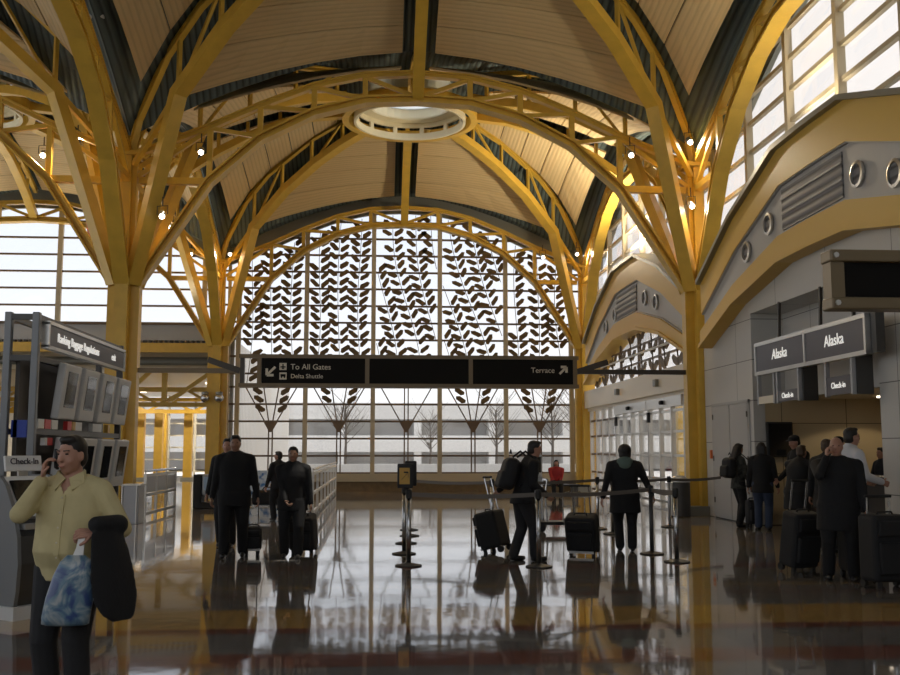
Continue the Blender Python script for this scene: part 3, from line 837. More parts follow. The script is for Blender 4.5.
glazed('window_8', 33.3, 37.4, 0); glazed('door_1', 29.2, 33.25, 1); glazed('door_2', 25.7, 29.15, 1); glazed('window_9', 23.9, 25.6, 0)

# ================================================================== signs
t = thing('directional_sign', 'long dark overhead sign reading To All Gates and Terrace', 'sign', (.7, YN, 3.44))
xa, xb = at(240, 371, YN).x, at(577, 371, YN).x
for z in (3.08, 3.77):
    m = MB(); m.span((xa - .02, YN - .09, z - .045), (xb + .03, YN + .09, z + .045)); part('rail', m, 'bronze_rail', t)
px = [at(x, 371, YN).x for x in (262, 366, 368.5, 469, 472, 572.5)]
pn = []
for a, b in ((0, 1), (2, 3), (4, 5)):
    m = MB(); m.span((px[a], YN - .075, 3.12), (px[b], YN + .075, 3.73)); pn.append(part('panel', m, 'sign_black', t))
for x in (xa + .06, at(259.5, 371, YN).x, at(367.3, 371, YN).x, at(470.5, 371, YN).x, at(574.5, 371, YN).x):
    m = MB(); m.span((x - .05, YN - .085, 3.1), (x + .05, YN + .085, 3.75)); part('upright', m, 'dark' if x == xa + .06 else 'bronze_rail', t)
m = MB(); m.bar((XL + .3, YN, 3.42), (xa, YN, 3.42), .12, .11); part('support_beam', m, 'bronze_rail', t)
m = MB(); m.bar((xb, YN, 3.44), (XR - .3, YN, 3.44), .12, .11); part('support_beam', m, 'dark', t)
m = MB(); m.bar((xa, YN, 3.42), (xa - .75, YN, 3.68), .14, .14); part('bracket', m, 'dark', t)
m = MB(); m.bar((xb, YN, 3.44), (xb + .75, YN, 3.68), .14, .14); part('bracket', m, 'dark', t)
yt = YN - .078
def arrow(mb, c, dx, dz, s):
    c = V(c); d = V((dx, 0, dz)).normalized(); n = V((-d.z, 0, d.x))
    mb.bar(c - d * s, c + d * s * .8, .055, .02, (d.cross(V((0, 1, 0)))))
    tip = c + d * s
    for sg in (-1, 1): mb.bar(tip, tip + (-d + n * sg).normalized() * s * 1.15, .06, .02, V((0, 1, 0)).cross((-d + n * sg).normalized()))
m = MB(); arrow(m, at(271, 371, yt), -1, -1, .14); part('arrow', m, 'sign_text', pn[0])
m = MB(); arrow(m, at(563, 370.5, yt), 1, 1, .12); part('arrow', m, 'sign_text', pn[2])
m = MB()
for yy in (366.5, 376):
    c = at(283, yy, yt); m.rbox(c, (.17, .012, .17), .02)
part('pictogram_plate', m, 'sign_text', pn[0])
m = MB(); c = at(283, 366.5, yt - .008)
m.bar(c + V((0, 0, -.06)), c + V((0, 0, .06)), .03, .008, (1, 0, 0)); m.bar(c + V((-.06, 0, -.01)), c + V((.06, 0, -.01)), .008, .028, (0, 1, 0)); m.box(c + V((0, 0, -.05)), (.06, .008, .016))
c = at(283, 376, yt - .008); m.box(c + V((0, 0, .015)), (.12, .008, .06)); m.box(c + V((-.035, 0, -.03)), (.03, .008, .03)); m.box(c + V((.035, 0, -.03)), (.03, .008, .03))
part('pictogram', m, 'sign_black', pn[0])
text('lettering', 'To All Gates', 'sign_text', pn[0], at(290.5, 367, yt), .185, (1, 0, 0), (0, 0, 1))
text('lettering', 'Delta Shuttle', 'sign_text', pn[0], at(290.5, 376.3, yt), .145, (1, 0, 0), (0, 0, 1))
text('lettering', 'Terrace', 'sign_text', pn[2], at(531, 370.5, yt), .18, (1, 0, 0), (0, 0, 1))

# blank hanging screen, upper right
Yq = YB + .3
t = thing('hanging_screen', 'dark blank screen in a bronze frame hanging at the right edge', 'screen', (6.2, Yq, 3.35))
a, b = at(824, 252, Yq), at(824, 310, Yq)
m = MB(); m.span((a.x + .1, Yq - .06, b.z + .1), (7.55, Yq + .08, a.z - .1)); part('panel', m, 'sign_black', t)
for z in (a.z - .06, b.z + .06):
    m = MB(); m.rbox(((a.x + 7.6) / 2, Yq - .02, z), (7.6 - a.x, .26, .13), .02); part('rail', m, 'bronze_rail', t)
m = MB(); m.span((a.x + .02, Yq - .1, b.z + .1), (a.x + .17, Yq + .1, a.z - .1)); part('upright', m, 'bronze_rail', t)
m = MB()
for z in (a.z - .06, b.z + .06):
    m = MB(); m.tube([(a.x + .06, Yq - .17, z), (a.x + .06, Yq - .14, z)], .03, 8); part('bolt', m, 'silver', t)
m = MB(); m.bar((7.5, Yq - .1, 3.35), (7.75, YB, 3.35), .16, .16); part('support_beam', m, 'dark', t)

# airline sign at the ticket office
XS = 7.42
t = thing('airline_sign', 'slate double sign reading Alaska twice, in a silver frame', 'sign', (XS, 16.9, 3.3))
Y0s, Y1s, Ym = 14.65, 19.2, 16.88
for z in (3.035, 3.60):
    m = MB(); m.span((XS - .06, Y0s, z - .035), (XS + .06, Y1s, z + .035)); part('rail', m, 'silver', t)
for y in (Y0s + .03, Ym, Y1s - .03):
    m = MB(); m.span((XS - .065, y - .03, 3.0), (XS + .05, y + .03, 3.63)); part('upright', m, 'silver', t)
for ya, yb, tx, sh in ((Ym + .03, Y1s - .06, 18.0, .15), (Y0s + .06, Ym - .03, 15.75, 0)):
    m = MB(); m.span((XS - .045, ya, 3.07), (XS + .045, yb, 3.565)); p = part('panel', m, 'sign_grey', t)
    text('lettering', 'Alaska', 'white_text', p, (XS - .05, tx, 3.33), .27, (0, -1, 0), (0, 0, 1), sh, 'CENTER')
for y in (18.95, 17.1, 15.85):
    m = MB(); m.bar((XS + .35, y, 3.6), (XS + .38, y, OZ + .02), .05, .05); m.bar((XS, y, 3.62), (XS + .37, y, 3.62), .05, .05); part('hanger', m, 'dark', t)
for y in (19.15, 18.35, 18.2, 17.25, 16.15, 15.22):
    m = MB(); m.span((XS - .035, y - .03, 2.42), (XS + .035, y + .03, 3.01)); part('lower_post', m, 'silver_paint', t)
for ya, yb, z1, mt in ((17.28, 18.17, 2.64, 'sign_grey'), (15.25, 16.12, 2.74, 'sign_grey'), (18.38, 19.12, 2.58, 'cream_panel')):
    m = MB(); m.span((XS - .03, ya, 2.44), (XS + .03, yb, z1)); p = part('board', m, mt, t)
    if mt == 'sign_grey': text('lettering', 'Check-in', 'white_text', p, (XS - .035, (ya + yb) / 2, (2.44 + z1) / 2), .14, (0, -1, 0), (0, 0, 1), 0, 'CENTER')
for y in (17.2, 15.2):
    m = MB(); m.span((XS + .03, y - .03, 2.42), (XS + .3, y + .03, 3.05)); part('fin', m, 'rack', t)
m = MB(); m.span((XS + .02, 14.48, 3.02), (XS + .16, 14.64, 3.66)); part('end_box', m, 'rack', t)

# flight board and counters of the ticket office
p0, p1 = at(765, 422, OY1), at(792, 457, OY1)
t = thing('flight_board', 'black flight board on the beige wall behind the queue', 'screen', ((p0.x + p1.x) / 2, OY1, p1.z))
m = MB(); m.rbox(((p0.x + p1.x) / 2, OY1 - .06, (p0.z + p1.z) / 2), (p1.x - p0.x, .1, p0.z - p1.z), .02); part('case', m, 'black', t)
m = MB(); m.span((p0.x + .04, OY1 - .12, p1.z + .04), (p1.x - .04, OY1 - .108, p0.z - .04)); part('screen_panel', m, 'screen', t)
t = thing('ticket_counter', 'long dark ticket counter inside the office opening', 'counter', (9.0, 16.0, 0))
m = MB(); m.span((8.75, 11.5, 0), (9.3, 20.0, 1.02)); part('body', m, 'dark_wood', t)
m = MB(); m.span((8.65, 11.4, 1.02), (9.4, 20.1, 1.08)); part('worktop', m, 'sign_grey', t)
for i, y in enumerate((13.2, 15.6, 18.6)):
    t = thing('counter_monitor', ('black monitor at the near end of the ticket counter', 'black monitor at the middle of the ticket counter', 'black monitor at the far end of the ticket counter')[i], 'monitor', (9.05, y, 1.08))
    m = MB(); m.rbox((0, 0, .33), (.05, .44, .3), .012); part('display', m, 'black', t, local=True)
    m = MB(); m.box((0, 0, .01), (.2, .24, .02)); m.box((.02, 0, .12), (.03, .06, .22)); part('stand', m, 'black', t, local=True)
for i, y in enumerate((13.5, 16.6, 19.3)):  # fill lamps added under the office ceiling
    m = MB(); m.lathe([(.001, 0), (.12, 0), (.12, -.03), (.001, -.03)], (0, 0, 0), 16)
    o = part('office_fill_lamp', m, 'lens_fill', loc=(0, 0, 0)); o.location = (10.0, y, 2.62)
    tag(o, 'round fill lamp added in the ticket office ceiling', 'light', 'added office fill lamps')

# ================================================================== check-in display rack, left
t = thing('display_rack', 'tall grey rack of tilted flight monitors behind the man on the phone', 'rack', (-3.68, 12.5, 0))
for i, (x, y) in enumerate(((-3.58, 10.62), (-3.86, 10.62), (-3.58, 14.0), (-3.86, 14.0))):
    m = MB(); m.rbox((x, y, 1.49), (.075, .075, 2.98), .012); part('post', m, 'post_grey' if i < 2 else 'rack', t)
for x in (-3.58, -3.86):
    for z in (2.93, 2.5, 1.74, .95):
        m = MB(); m.span((x - .03, 10.62, z - .03), (x + .03, 14.0, z + .03)); part('rail', m, 'rack', t)
for y in (10.62, 14.0):
    for z in (2.93, 2.5, .95):
        m = MB(); m.span((-3.86, y - .03, z - .03), (-3.58, y + .03, z + .03)); part('cross_rail', m, 'rack', t)
m = MB(); m.span((-3.80, 10.7, .2), (-3.76, 13.95, 2.48)); part('back_panel', m, 'dark', t)
m = MB(); m.span((-3.56, 10.75, 2.63), (-3.50, 13.9, 2.89)); hp = part('header_sign', m, 'sign_grey', t)
m = MB()
for z in (2.63, 2.89): m.span((-3.565, 10.73, z - .018), (-3.485, 13.92, z + .018))
for y in (10.75, 13.9): m.span((-3.565, y - .02, 2.63), (-3.485, y + .02, 2.89))
part('sign_border', m, 'silver', hp)
text('lettering', 'Ranking Baggage Regulations', 'white_text', hp, (-3.497, 11.05, 2.755), .14, (0, 1, 0), (0, 0, 1))
text('lettering', 'exit', 'white_text', hp, (-3.497, 13.25, 2.755), .13, (0, 1, 0), (0, 0, 1))
for r, (z0, z1) in enumerate(((1.89, 2.51), (1.07, 1.69))):
    for y, w in ((11.55, .60), (12.3, .60), (13.1, .62), (13.85, .62)):
        m = MB(); c = (-3.53, y, (z0 + z1) / 2)
        m.rbox(c, (.09, w, z1 - z0), .02, ry=.12); mo = part('monitor', m, 'bezel', t)
        m = MB(); m.box((c[0] + .047, y, c[2] + .02), (.012, w * .58, .40), ry=.12); part('screen_panel', m, 'screen', mo)
M['blue'] = mat('blue_plaque', (.03, .07, .45), .4); M['redp'] = mat('red_plaque', (.6, .02, .02), .4); M['gold'] = mat('gold_plaque', (.6, .35, .06), .4)
for y0, y1, mt in ((10.72, 10.9, 'white'), (10.93, 11.12, 'redp'), (11.15, 11.35, 'white'), (11.7, 11.85, 'redp'), (11.88, 12.0, 'gold'), (12.0, 12.25, 'white'), (12.7, 13.1, 'bezel'), (13.4, 13.5, 'gold')):
    m = MB(); m.span((-3.6, y0, 1.775), (-3.55, y1, 1.875)); part('airline_plaque', m, mt, t)
for y0, y1, mt in ((10.95, 11.02, 'white'), (11.04, 11.2, 'redp')):
    m = MB(); m.span((-3.6, y0, 1.6), (-3.55, y1, 1.68)); part('airline_plaque', m, mt, t)
for xa_, xb_ in ((-4.3, -4.0), (-3.82, -3.66)):
    m = MB(); m.span((xa_, 10.7, 1.68), (xb_, 10.74, 1.86)); part('airline_plaque', m, 'blue', t, 'blue airline plaque')

# check-in kiosk
k = thing('check_in_kiosk', 'silver curved kiosk with a white Check-In sign at the left edge', 'kiosk', (-3.30, 9.95, 0), rz=-.62)
prof = [(-.42, 0), (.14, 0), (.185, .25), (.20, .5), (.17, .75), (.09, 1.0), (-.04, 1.22), (-.14, 1.31), (-.42, 1.31)]
def slab(y0, y1, pr, mb): mb.prism([(x, y0, z) for x, z in pr], (0, y1 - y0, 0))
for y0, y1 in ((-.29, -.25), (.25, .29)):
    m = MB(); slab(y0, y1, prof, m); part('side_panel', m, 'post_grey', k, local=True)
m = MB(); slab(-.25, .25, [(x - .03 if x > 0 else x, z) for x, z in prof[:5]] + [(.0, .8), (-.36, .9), (-.4, .1)], m); part('body', m, 'rack', k, local=True)
m = MB(); m.prism([(.10, -.25, .93), (-.16, -.25, 1.30), (-.22, -.25, 1.27), (.03, -.25, .90)], (0, .5, 0)); sc = part('display', m, 'white', k, local=True)
m = MB(); m.box((-.015, 0, 1.12), (.012, .4, .34), ry=-.61); part('screen_panel', m, 'screen', sc, local=True)
m = MB(); m.box((.02, 0, 1.07), (.012, .16, .12), ry=-.61); part('screen_card', m, 'white', sc, local=True)
m = MB(); m.box((.14, 0, .84), (.12, .46, .05)); part('ticket_shelf', m, 'silver', k, local=True)
m = MB(); m.box((-.12, 0, .06), (.66, .64, .12)); part('base', m, 'bezel', k, local=True)
m = MB(); m.rbox((-.2, 0, 1.42), (.03, .40, .15), .006, ry=-.2); sg = part('sign_board', m, 'white', k, local=True)
text('lettering', 'Check-In', 'sign_grey', sg, (-.178, -.155, 1.44), .085, (0, 1, 0), (-.2, 0, 1), local=True)
m = MB(); m.box((-.2, 0, 1.33), (.03, .1, .06)); part('sign_bracket', m, 'silver', k, local=True)

# cabinet and light panel behind the rack
p = ground(130, 524)
t = thing('steel_cabinet', 'low grey steel cabinet behind the phoning man, beside the near column', 'cabinet', (p.x, p.y, 0))
m = MB(); m.rbox((0, .2, .4), (.36, .5, .8), .015); part('body', m, 'silver_paint', t, local=True)
m = MB(); m.rbox((.13, -.06, .42), (.03, .03, .84), .008); m.rbox((-.17, -.06, .42), (.03, .03, .84), .008); part('edge_post', m, 'silver', t, local=True)
m = MB(); m.box((0, .2, .815), (.42, .56, .03)); part('lid', m, 'silver', t, local=True)
# ================================================================== queue barriers
def stanchion(px, py, label, metal='steel'):
    g = ground(px, py)
    t = thing('queue_post', label, 'queue barrier', g, group='belt barrier posts')
    m = MB(); m.lathe([(.001, 0), (.18, 0), (.18, .015), (.05, .04), (.03, .05), (.001, .05)], n=24); part('base', m, 'black', t, local=True)
    m = MB(); m.tube([(0, 0, .04), (0, 0, .92)], .032, 12); part('post', m, metal, t, local=True, smooth=True)
    m = MB(); m.lathe([(.001, .90), (.042, .90), (.042, 1.0), (.03, 1.02), (.001, 1.02)], n=16); part('belt_head', m, 'black', t, local=True)
    return t
def belt(t, to, z=.955):
    a = t.location; b = V(to)
    m = MB(); q = [a.lerp(b, k / 8) + V((0, 0, z - .03 * math.sin(PI * k / 8))) for k in range(9)]
    d = (b - a).normalized(); s = V((-d.y, d.x, 0)) * .003
    m.loft([[p + s + V((0, 0, -.028)), p - s + V((0, 0, -.028)), p - s + V((0, 0, .028)), p + s + V((0, 0, .028))] for p in q])
    part('belt', m, 'belt', t)
clu = [(408.5, 566), (404, 554), (406, 543.5), (409.5, 536), (409, 530)]
names = ['nearest', 'second', 'third', 'fourth', 'farthest']
cl = []
for i, (a, b) in enumerate(clu):
    cl.append(stanchion(a, b, f'{names[i]} of the five belt posts lined up behind the little box sign' if i else 'foremost of the five lined-up belt posts, in front of the little box sign'))
S1 = stanchion(652, 554, 'dark belt post just right of the woman in the green-hooded coat', 'rack')
S2 = stanchion(670, 527, 'belt post standing in front of the tall waste bin', 'silver_paint')
S3 = stanchion(677, 562, 'nearest silver belt post, to the right of the hooded woman')
S4 = stanchion(598, 529, 'far belt post above the hooded woman\'s suitcase')
S5 = stanchion(613, 534, 'belt post half hidden behind the hooded woman')
S6 = stanchion(539, 567, 'near silver belt post directly in front of the backpack man')
S7 = stanchion(492, 535, 'belt post behind the backpack man\'s suitcase')
belt(cl[0], S6.location); belt(S6, S1.location); belt(cl[4], S7.location); belt(S7, S4.location); belt(S4, S2.location)
belt(S2, (7.4, 21.5, 0)); belt(S1, S3.location); belt(S5, S3.location)
p = cl[0].location
t = thing('box_sign', 'little black box sign with yellow arrow face on the lined-up belt posts', 'sign', (p.x - .05, p.y + .05, 1.03))
m = MB(); m.rbox((0, 0, .17), (.21, .16, .33), .015); part('case', m, 'black', t, local=True)
m = MB(); m.box((-.01, -.083, .17), (.14, .006, .22)); f = part('face', m, 'gold', t, local=True)
m = MB(); m.bar((-.05, -.088, .12), (.04, -.088, .22), .025, .004, (0, 1, 0)); m.bar((.04, -.088, .22), (-.02, -.088, .22), .004, .02, (0, 1, 0)); m.bar((.04, -.088, .22), (.04, -.088, .15), .02, .004, (0, 1, 0)); part('arrow', m, 'black', f, local=True)
m = MB(); m.rbox((.08, .12, .2), (.16, .06, .34), .015); part('rear_case', m, 'black', t, local=True)
m = MB(); m.tube([(0, 0, -.015), (0, 0, .02)], .03, 10); part('collar', m, 'black', t, local=True)

# ================================================================== rails, bins, machines
def railing(a, b, h, posts, label, name, panel=None, mt='white'):
    a, b = V(a), V(b)
    t = thing(name, label, 'railing', a)
    for z in (.12, h * .55, h):
        m = MB(); m.bar(a + V((0, 0, z)), b + V((0, 0, z)), .06, .06); part('rail', m, mt, t)
    for k in range(posts + 1):
        p = a.lerp(b, k / posts); m = MB(); m.bar(p, p + V((0, 0, h + .04)), .06, .06, (1, 0, 0)); part('post', m, mt, t)
    if panel:
        d = (b - a).normalized(); n = V((-d.y, d.x, 0)) * .01
        for k in range(posts):
            p, q = a.lerp(b, (k + .08) / posts), a.lerp(b, (k + .92) / posts)
            m = MB(); m.prism([p - n + V((0, 0, h * .6)), q - n + V((0, 0, h * .6)), q - n + V((0, 0, h * .96)), p - n + V((0, 0, h * .96))], n * 2); part('panel', m, panel, t)
            m = MB(); m.prism([p - n + V((0, 0, .18)), q - n + V((0, 0, .18)), q - n + V((0, 0, h * .5)), p - n + V((0, 0, h * .5))], n * 2); part('panel', m, 'glass', t)
    m = MB(); m.tube([a + V((0, 0, h + .1)), b + V((0, 0, h + .1))], .03, 10); 
    for k in range(posts + 1): p = a.lerp(b, k / posts) + V((0, 0, h)); m.tube([p, p + V((0, 0, .1))], .015, 6)
    part('handrail', m, 'steel' if panel else mt, t)
    return t
railing((-1.55, 23.6, 0), (-1.6, 36.8, 0), 1.0, 7, 'long white railing running back to the leaf-patterned window', 'railing')
railing((-5.25, 23.1, 0), (-5.25, 26.4, 0), .98, 3, 'silver railing with grey panels beside the near left column', 'railing', 'silver_paint', 'silver')
p = ground(680, 516.5)
t = thing('waste_bin', 'tall dark round waste bin beside the right near column', 'bin', (p.x, p.y, 0))
m = MB(); m.lathe([(.001, .0), (.24, .0), (.25, .03), (.25, .78), (.24, .8), (.001, .8)], n=28); part('body', m, 'rack', t, local=True, smooth=False)
m = MB(); m.lathe([(.001, .95), (.1, .95), (.24, .86), (.26, .8), (.001, .8)], n=28); part('lid', m, 'silver_paint', t, local=True)
m = MB(); m.rbox((-.22, -.12, .42), (.05, .1, .78), .01); part('side_strip', m, 'silver', t, local=True)
p = ground(203, 508)
t = thing('scale_machine', 'black machine with a pale blue front behind the two men on the left', 'machine', (p.x, p.y, 0))
m = MB(); m.rbox((-.12, 0, .45), (.22, .6, .9), .03); m.rbox((.14, 0, .08), (.4, .6, .16), .02); part('body', m, 'black', t, local=True)
M['blue_white'] = mat('pale_blue_front', (.45, .6, .75), .4)
m = MB(); m.rbox((.16, -.05, .62), (.32, .5, .56), .06); fr_ = part('front_frame', m, 'silver_paint', t, local=True)
m = MB(); m.rbox((.16, -.31, .66), (.2, .02, .36), .04); part('window_panel', m, 'blue_white', fr_, local=True)
p = ground(266, 503)
t = thing('advert_panel', 'blue and white standing panel between the two walking men', 'panel', (p.x, p.y, 0))
mm = mat('blue_clouds_print', (.05, .22, .5), .35, noise=0)
nt = mm.node_tree; tcn = nt.nodes.new('ShaderNodeTexCoord'); nz = nt.nodes.new('ShaderNodeTexNoise'); nz.inputs['Scale'].default_value = 5
rp = nt.nodes.new('ShaderNodeValToRGB'); rp.color_ramp.elements[0].position = .42; rp.color_ramp.elements[1].position = .55
rp.color_ramp.elements[0].color = (.05, .2, .5, 1); rp.color_ramp.elements[1].color = (.7, .78, .85, 1)
nt.links.new(tcn.outputs['Object'], nz.inputs['Vector']); nt.links.new(nz.outputs['Fac'], rp.inputs['Fac']); nt.links.new(rp.outputs['Color'], nt.nodes['Principled BSDF'].inputs['Base Color'])
m = MB(); m.rbox((0, 0, .55), (1.0, .06, .8), .02); part('print', m, mm, t, local=True)
m = MB()
for x in (-.51, .51): m.box((x, 0, .5), (.05, .08, 1.0)); m.box((x, 0, .02), (.08, .4, .04))
part('stand', m, 'black', t, local=True)
p = ground(540, 526)
t = thing('service_machine', 'slim grey self-service machine standing in front of the backpack man', 'kiosk', (p.x, p.y + .6, 0))
m = MB(); m.rbox((0, 0, .5), (.28, .4, 1.0), .03); part('body', m, 'silver_paint', t, local=True)
m = MB(); m.rbox((0, -.02, 1.22), (.26, .3, .5), .04); hd = part('head', m, 'bezel', t, local=True)
m = MB(); m.box((0, -.175, 1.24), (.2, .012, .32)); part('screen_panel', m, 'screen', hd, local=True)
m = MB(); m.box((0, 0, .03), (.4, .5, .06)); part('base', m, 'black', t, local=True)
# luggage trolley
p = ground(556, 531)
t = thing('luggage_trolley', 'empty steel luggage trolley behind the backpack man', 'trolley', (p.x, p.y, 0))
m = MB(); m.box((.1, 0, .16), (.95, .5, .06)); part('deck', m, 'black', t, local=True)
m = MB()
for y in (-.22, .22): m.tube([(-.2, y, .16), (-.24, y, .7), (-.2, y, .98)], .018)
m.tube([(-.2, -.22, .98), (-.2, .22, .98)], .022)
for x in (.1, .3): m.tube([(x, -.24, .18), (x, -.24, .72), (x + .12, -.24, .76), (x + .22, -.24, .7), (x + .22, -.24, .2)], .012)
part('frame', m, 'steel', t, local=True)
for x, y in ((-.3, -.2), (-.3, .2), (.5, 0)):
    m = MB(); m.tube([(x, y - .02, .07), (x, y + .02, .07)], .07, 14); m.box((x, y, .12), (.03, .05, .06)); part('wheel', m, 'black', t, local=True)

# ================================================================== suitcases
M['case_black'] = mat('black_nylon', (.010, .010, .011), .75)
M['case_grey'] = mat('dark_grey_nylon', (.022, .022, .024), .75)
def suitcase(label, loc, rz, w=.42, d=.25, h=.6, tilt=0, handle=.42, m1='case_black', group=None, stripe=False):
    """upright rolling case; tilt leans it back on its wheels"""
    t = thing('rolling_suitcase', label, 'suitcase', loc, rz, group)
    R = Matrix.Rotation(tilt, 4, 'X')
    def fin(mb):
        for i, q in enumerate(mb.v):
            q = R @ V((q[0], q[1] - .0, q[2] - .05)); mb.v[i] = (q.x, q.y, q.z + .05)
        return mb
    m = MB(); m.rbox((0, 0, .08 + h / 2), (w, d, h), .05); part('shell', fin(m), m1, t, local=True)
    m = MB(); m.rbox((0, -d / 2 - .02, .08 + h * .36), (w * .8, .06, h * .48), .02); m.rbox((0, -d / 2 - .015, .08 + h * .8), (w * .8, .05, h * .24), .02); part('front_pocket', fin(m), m1, t, local=True)
    for s in (-1, 1):
        m = MB(); m.tube([(s * w * .28, d / 2 - .05, .08 + h), (s * w * .28, d / 2 - .05, .08 + h + handle)], .011, 8); part('pull_rod', fin(m), 'steel', t, local=True)
    m = MB(); m.tube([(-w * .33, d / 2 - .05, .08 + h + handle), (w * .33, d / 2 - .05, .08 + h + handle)], .018, 8); part('grip', fin(m), 'black', t, local=True)
    m = MB(); m.tube([(-.1, 0, .08 + h), (-.08, 0, .11 + h), (.08, 0, .11 + h), (.1, 0, .08 + h)], .012, 8); part('carry_handle', fin(m), 'black', t, local=True)
    for s in (-1, 1):
        m = MB(); m.tube([(s * (w / 2 - .05) - .02, d / 2 - .03, .05), (s * (w / 2 - .05) + .02, d / 2 - .03, .05)], .05, 14); part('wheel', fin(m), 'black', t, local=True)
    for s in (-1, 1):
        m = MB(); m.rbox((s * (w / 2 - .06), -d / 2 + .05, .055), (.05, .05, .11), .01); part('foot', fin(m), 'black', t, local=True)
    if stripe:
        m = MB(); m.box((0, -d / 2 - .005, .10), (w * .8, .012, .035)); part('reflector', fin(m), 'white', t, local=True)
    return t
def gp(px, py): return ground(px, py)
suitcase('small black rolling case held beside the tall man walking ahead', gp(252, 555), .1, .28, .2, .34, .12, .62, stripe=True)
suitcase('large dark rolling case partly behind the stocky walking man', gp(304, 553), -.2, .40, .3, .52, .3, .35, 'case_grey')
suitcase('wide black rolling case tipped on its wheels behind the backpack man', gp(497, 553), -PI / 2 - .5, .46, .34, .56, .25, .5, stripe=True)
suitcase('black rolling case pulled by the woman in the green-hooded coat', gp(584, 555), -.45, .46, .3, .54, .3, .42, stripe=True)
suitcase('slim dark case beside the woman with the backpack', gp(754, 528), .1, .3, .2, .48, .0, .5, 'case_grey')
suitcase('black case with pale pull rods in front of the office queue', gp(798, 572), .3, .42, .3, .7, .18, .38)
suitcase('large black case at the right edge below the grey pier', gp(888, 588), .1, .5, .34, .74, .0, .2)
suitcase('black case behind the large one at the right edge', gp(862, 578), -.1, .46, .34, .7, .0, .3)
b = gp(268, 515)
t = thing('luggage_cart', 'loaded low cart with a black bag behind the stocky walking man', 'trolley', (b.x, b.y, 0))
m = MB(); m.box((0, 0, .22), (.75, .5, .05)); m.tube([(.36, -.2, .22), (.42, -.2, .9)], .02); m.tube([(.36, .2, .22), (.42, .2, .9)], .02); m.tube([(.42, -.22, .9), (.42, .22, .9)], .02); part('frame', m, 'steel', t, local=True)
for x, y in ((-.3, -.2), (.3, -.2), (-.3, .2), (.3, .2)):
    m = MB(); m.tube([(x, y - .02, .08), (x, y + .02, .08)], .08, 14); m.box((x, y, .15), (.03, .05, .1)); part('wheel', m, 'silver', t, local=True)
m = MB(); m.rbox((-.02, 0, .42), (.7, .45, .34), .06); m.tube([(-.15, 0, .58), (-.1, 0, .66), (.1, 0, .66), (.15, 0, .58)], .015)
tag(part('duffel_bag', m, 'case_black', loc=(b.x, b.y, .245), ), 'black duffel bag lying on the low cart', 'bag')
o = bpy.data.objects['duffel_bag']; 
for v in o.data.vertices: v.co += V((b.x, b.y, 0))
for v in o.data.vertices: v.co += V((0, 0, 0))

# ================================================================== people
M['skin'] = mat('skin', (.42, .22, .15), .5)
M['skin_dark'] = mat('skin_shaded_tone', (.30, .16, .10), .5)
M['hair_dark'] = mat('dark_hair', (.012, .009, .007), .55)
M['hair_brown'] = mat('brown_hair', (.06, .035, .018), .55)
M['cloth_black'] = mat('black_cloth', (.008, .008, .009), .85, bump=.2, bscale=60)
M['cloth_dark'] = mat('charcoal_cloth', (.018, .018, .02), .85)
M['cloth_navy'] = mat('navy_cloth', (.012, .014, .022), .85)
M['jeans'] = mat('blue_jeans', (.035, .05, .09), .85)
M['khaki'] = mat('khaki_shirt', (.54, .46, .24), .8, noise=.06, nscale=12, bump=.55, bscale=5, bdist=.06)
M['white_shirt'] = mat('white_shirt', (.6, .6, .62), .8)
M['red_coat'] = mat('red_coat', (.33, .015, .015), .7)
M['green_hood'] = mat('grey_green_hood', (.12, .17, .14), .8)
M['camo'] = mat('mottled_jacket', (.035, .035, .028), .85, noise=.8, nscale=14)
M['shoe'] = mat('black_shoe', (.010, .009, .008), .35)
M['eye'] = mat('dark_eye', (.02, .015, .012), .2)
M['lip'] = mat('lips', (.35, .13, .10), .5)

def remesh(mb, voxel, smooth=6):
    me = mb.mesh('tmp'); o = bpy.data.objects.new('tmp', me); C.objects.link(o)
    r = o.modifiers.new('r', 'REMESH'); r.mode = 'VOXEL'; r.voxel_size = voxel
    if smooth:
        s = o.modifiers.new('s', 'SMOOTH'); s.iterations = smooth; s.factor = .5
    dg = bpy.context.evaluated_depsgraph_get(); dg.update()
    out = bpy.data.meshes.new_from_object(o.evaluated_get(dg))
    bpy.data.objects.remove(o); bpy.data.meshes.remove(me)
    out.polygons.foreach_set('use_smooth', [True] * len(out.polygons))
    return out
def mesh_part(name, me, m, parent):
    me.materials.clear(); me.materials.append(M[m]); me.name = name
    o = bpy.data.objects.new(name, me); C.objects.link(o); o.parent = parent; return o
def join_mesh(me, mb):
    bm = bmesh.new(); bm.from_mesh(me); me2 = mb.mesh('t', smooth=True); bm.from_mesh(me2); bm.to_mesh(me); bm.free(); bpy.data.meshes.remove(me2)
def ik(a, c, l1, l2, pole):
    a, c = V(a), V(c); d = c - a; L = min(d.length, (l1 + l2) * .999); d.normalize(); c = a + d * L
    x = (l1 * l1 - l2 * l2 + L * L) / (2 * L); h = math.sqrt(max(0, l1 * l1 - x * x))
    p = V(pole) - d * V(pole).dot(d); p.normalize()
    return a + d * x + p * h, c

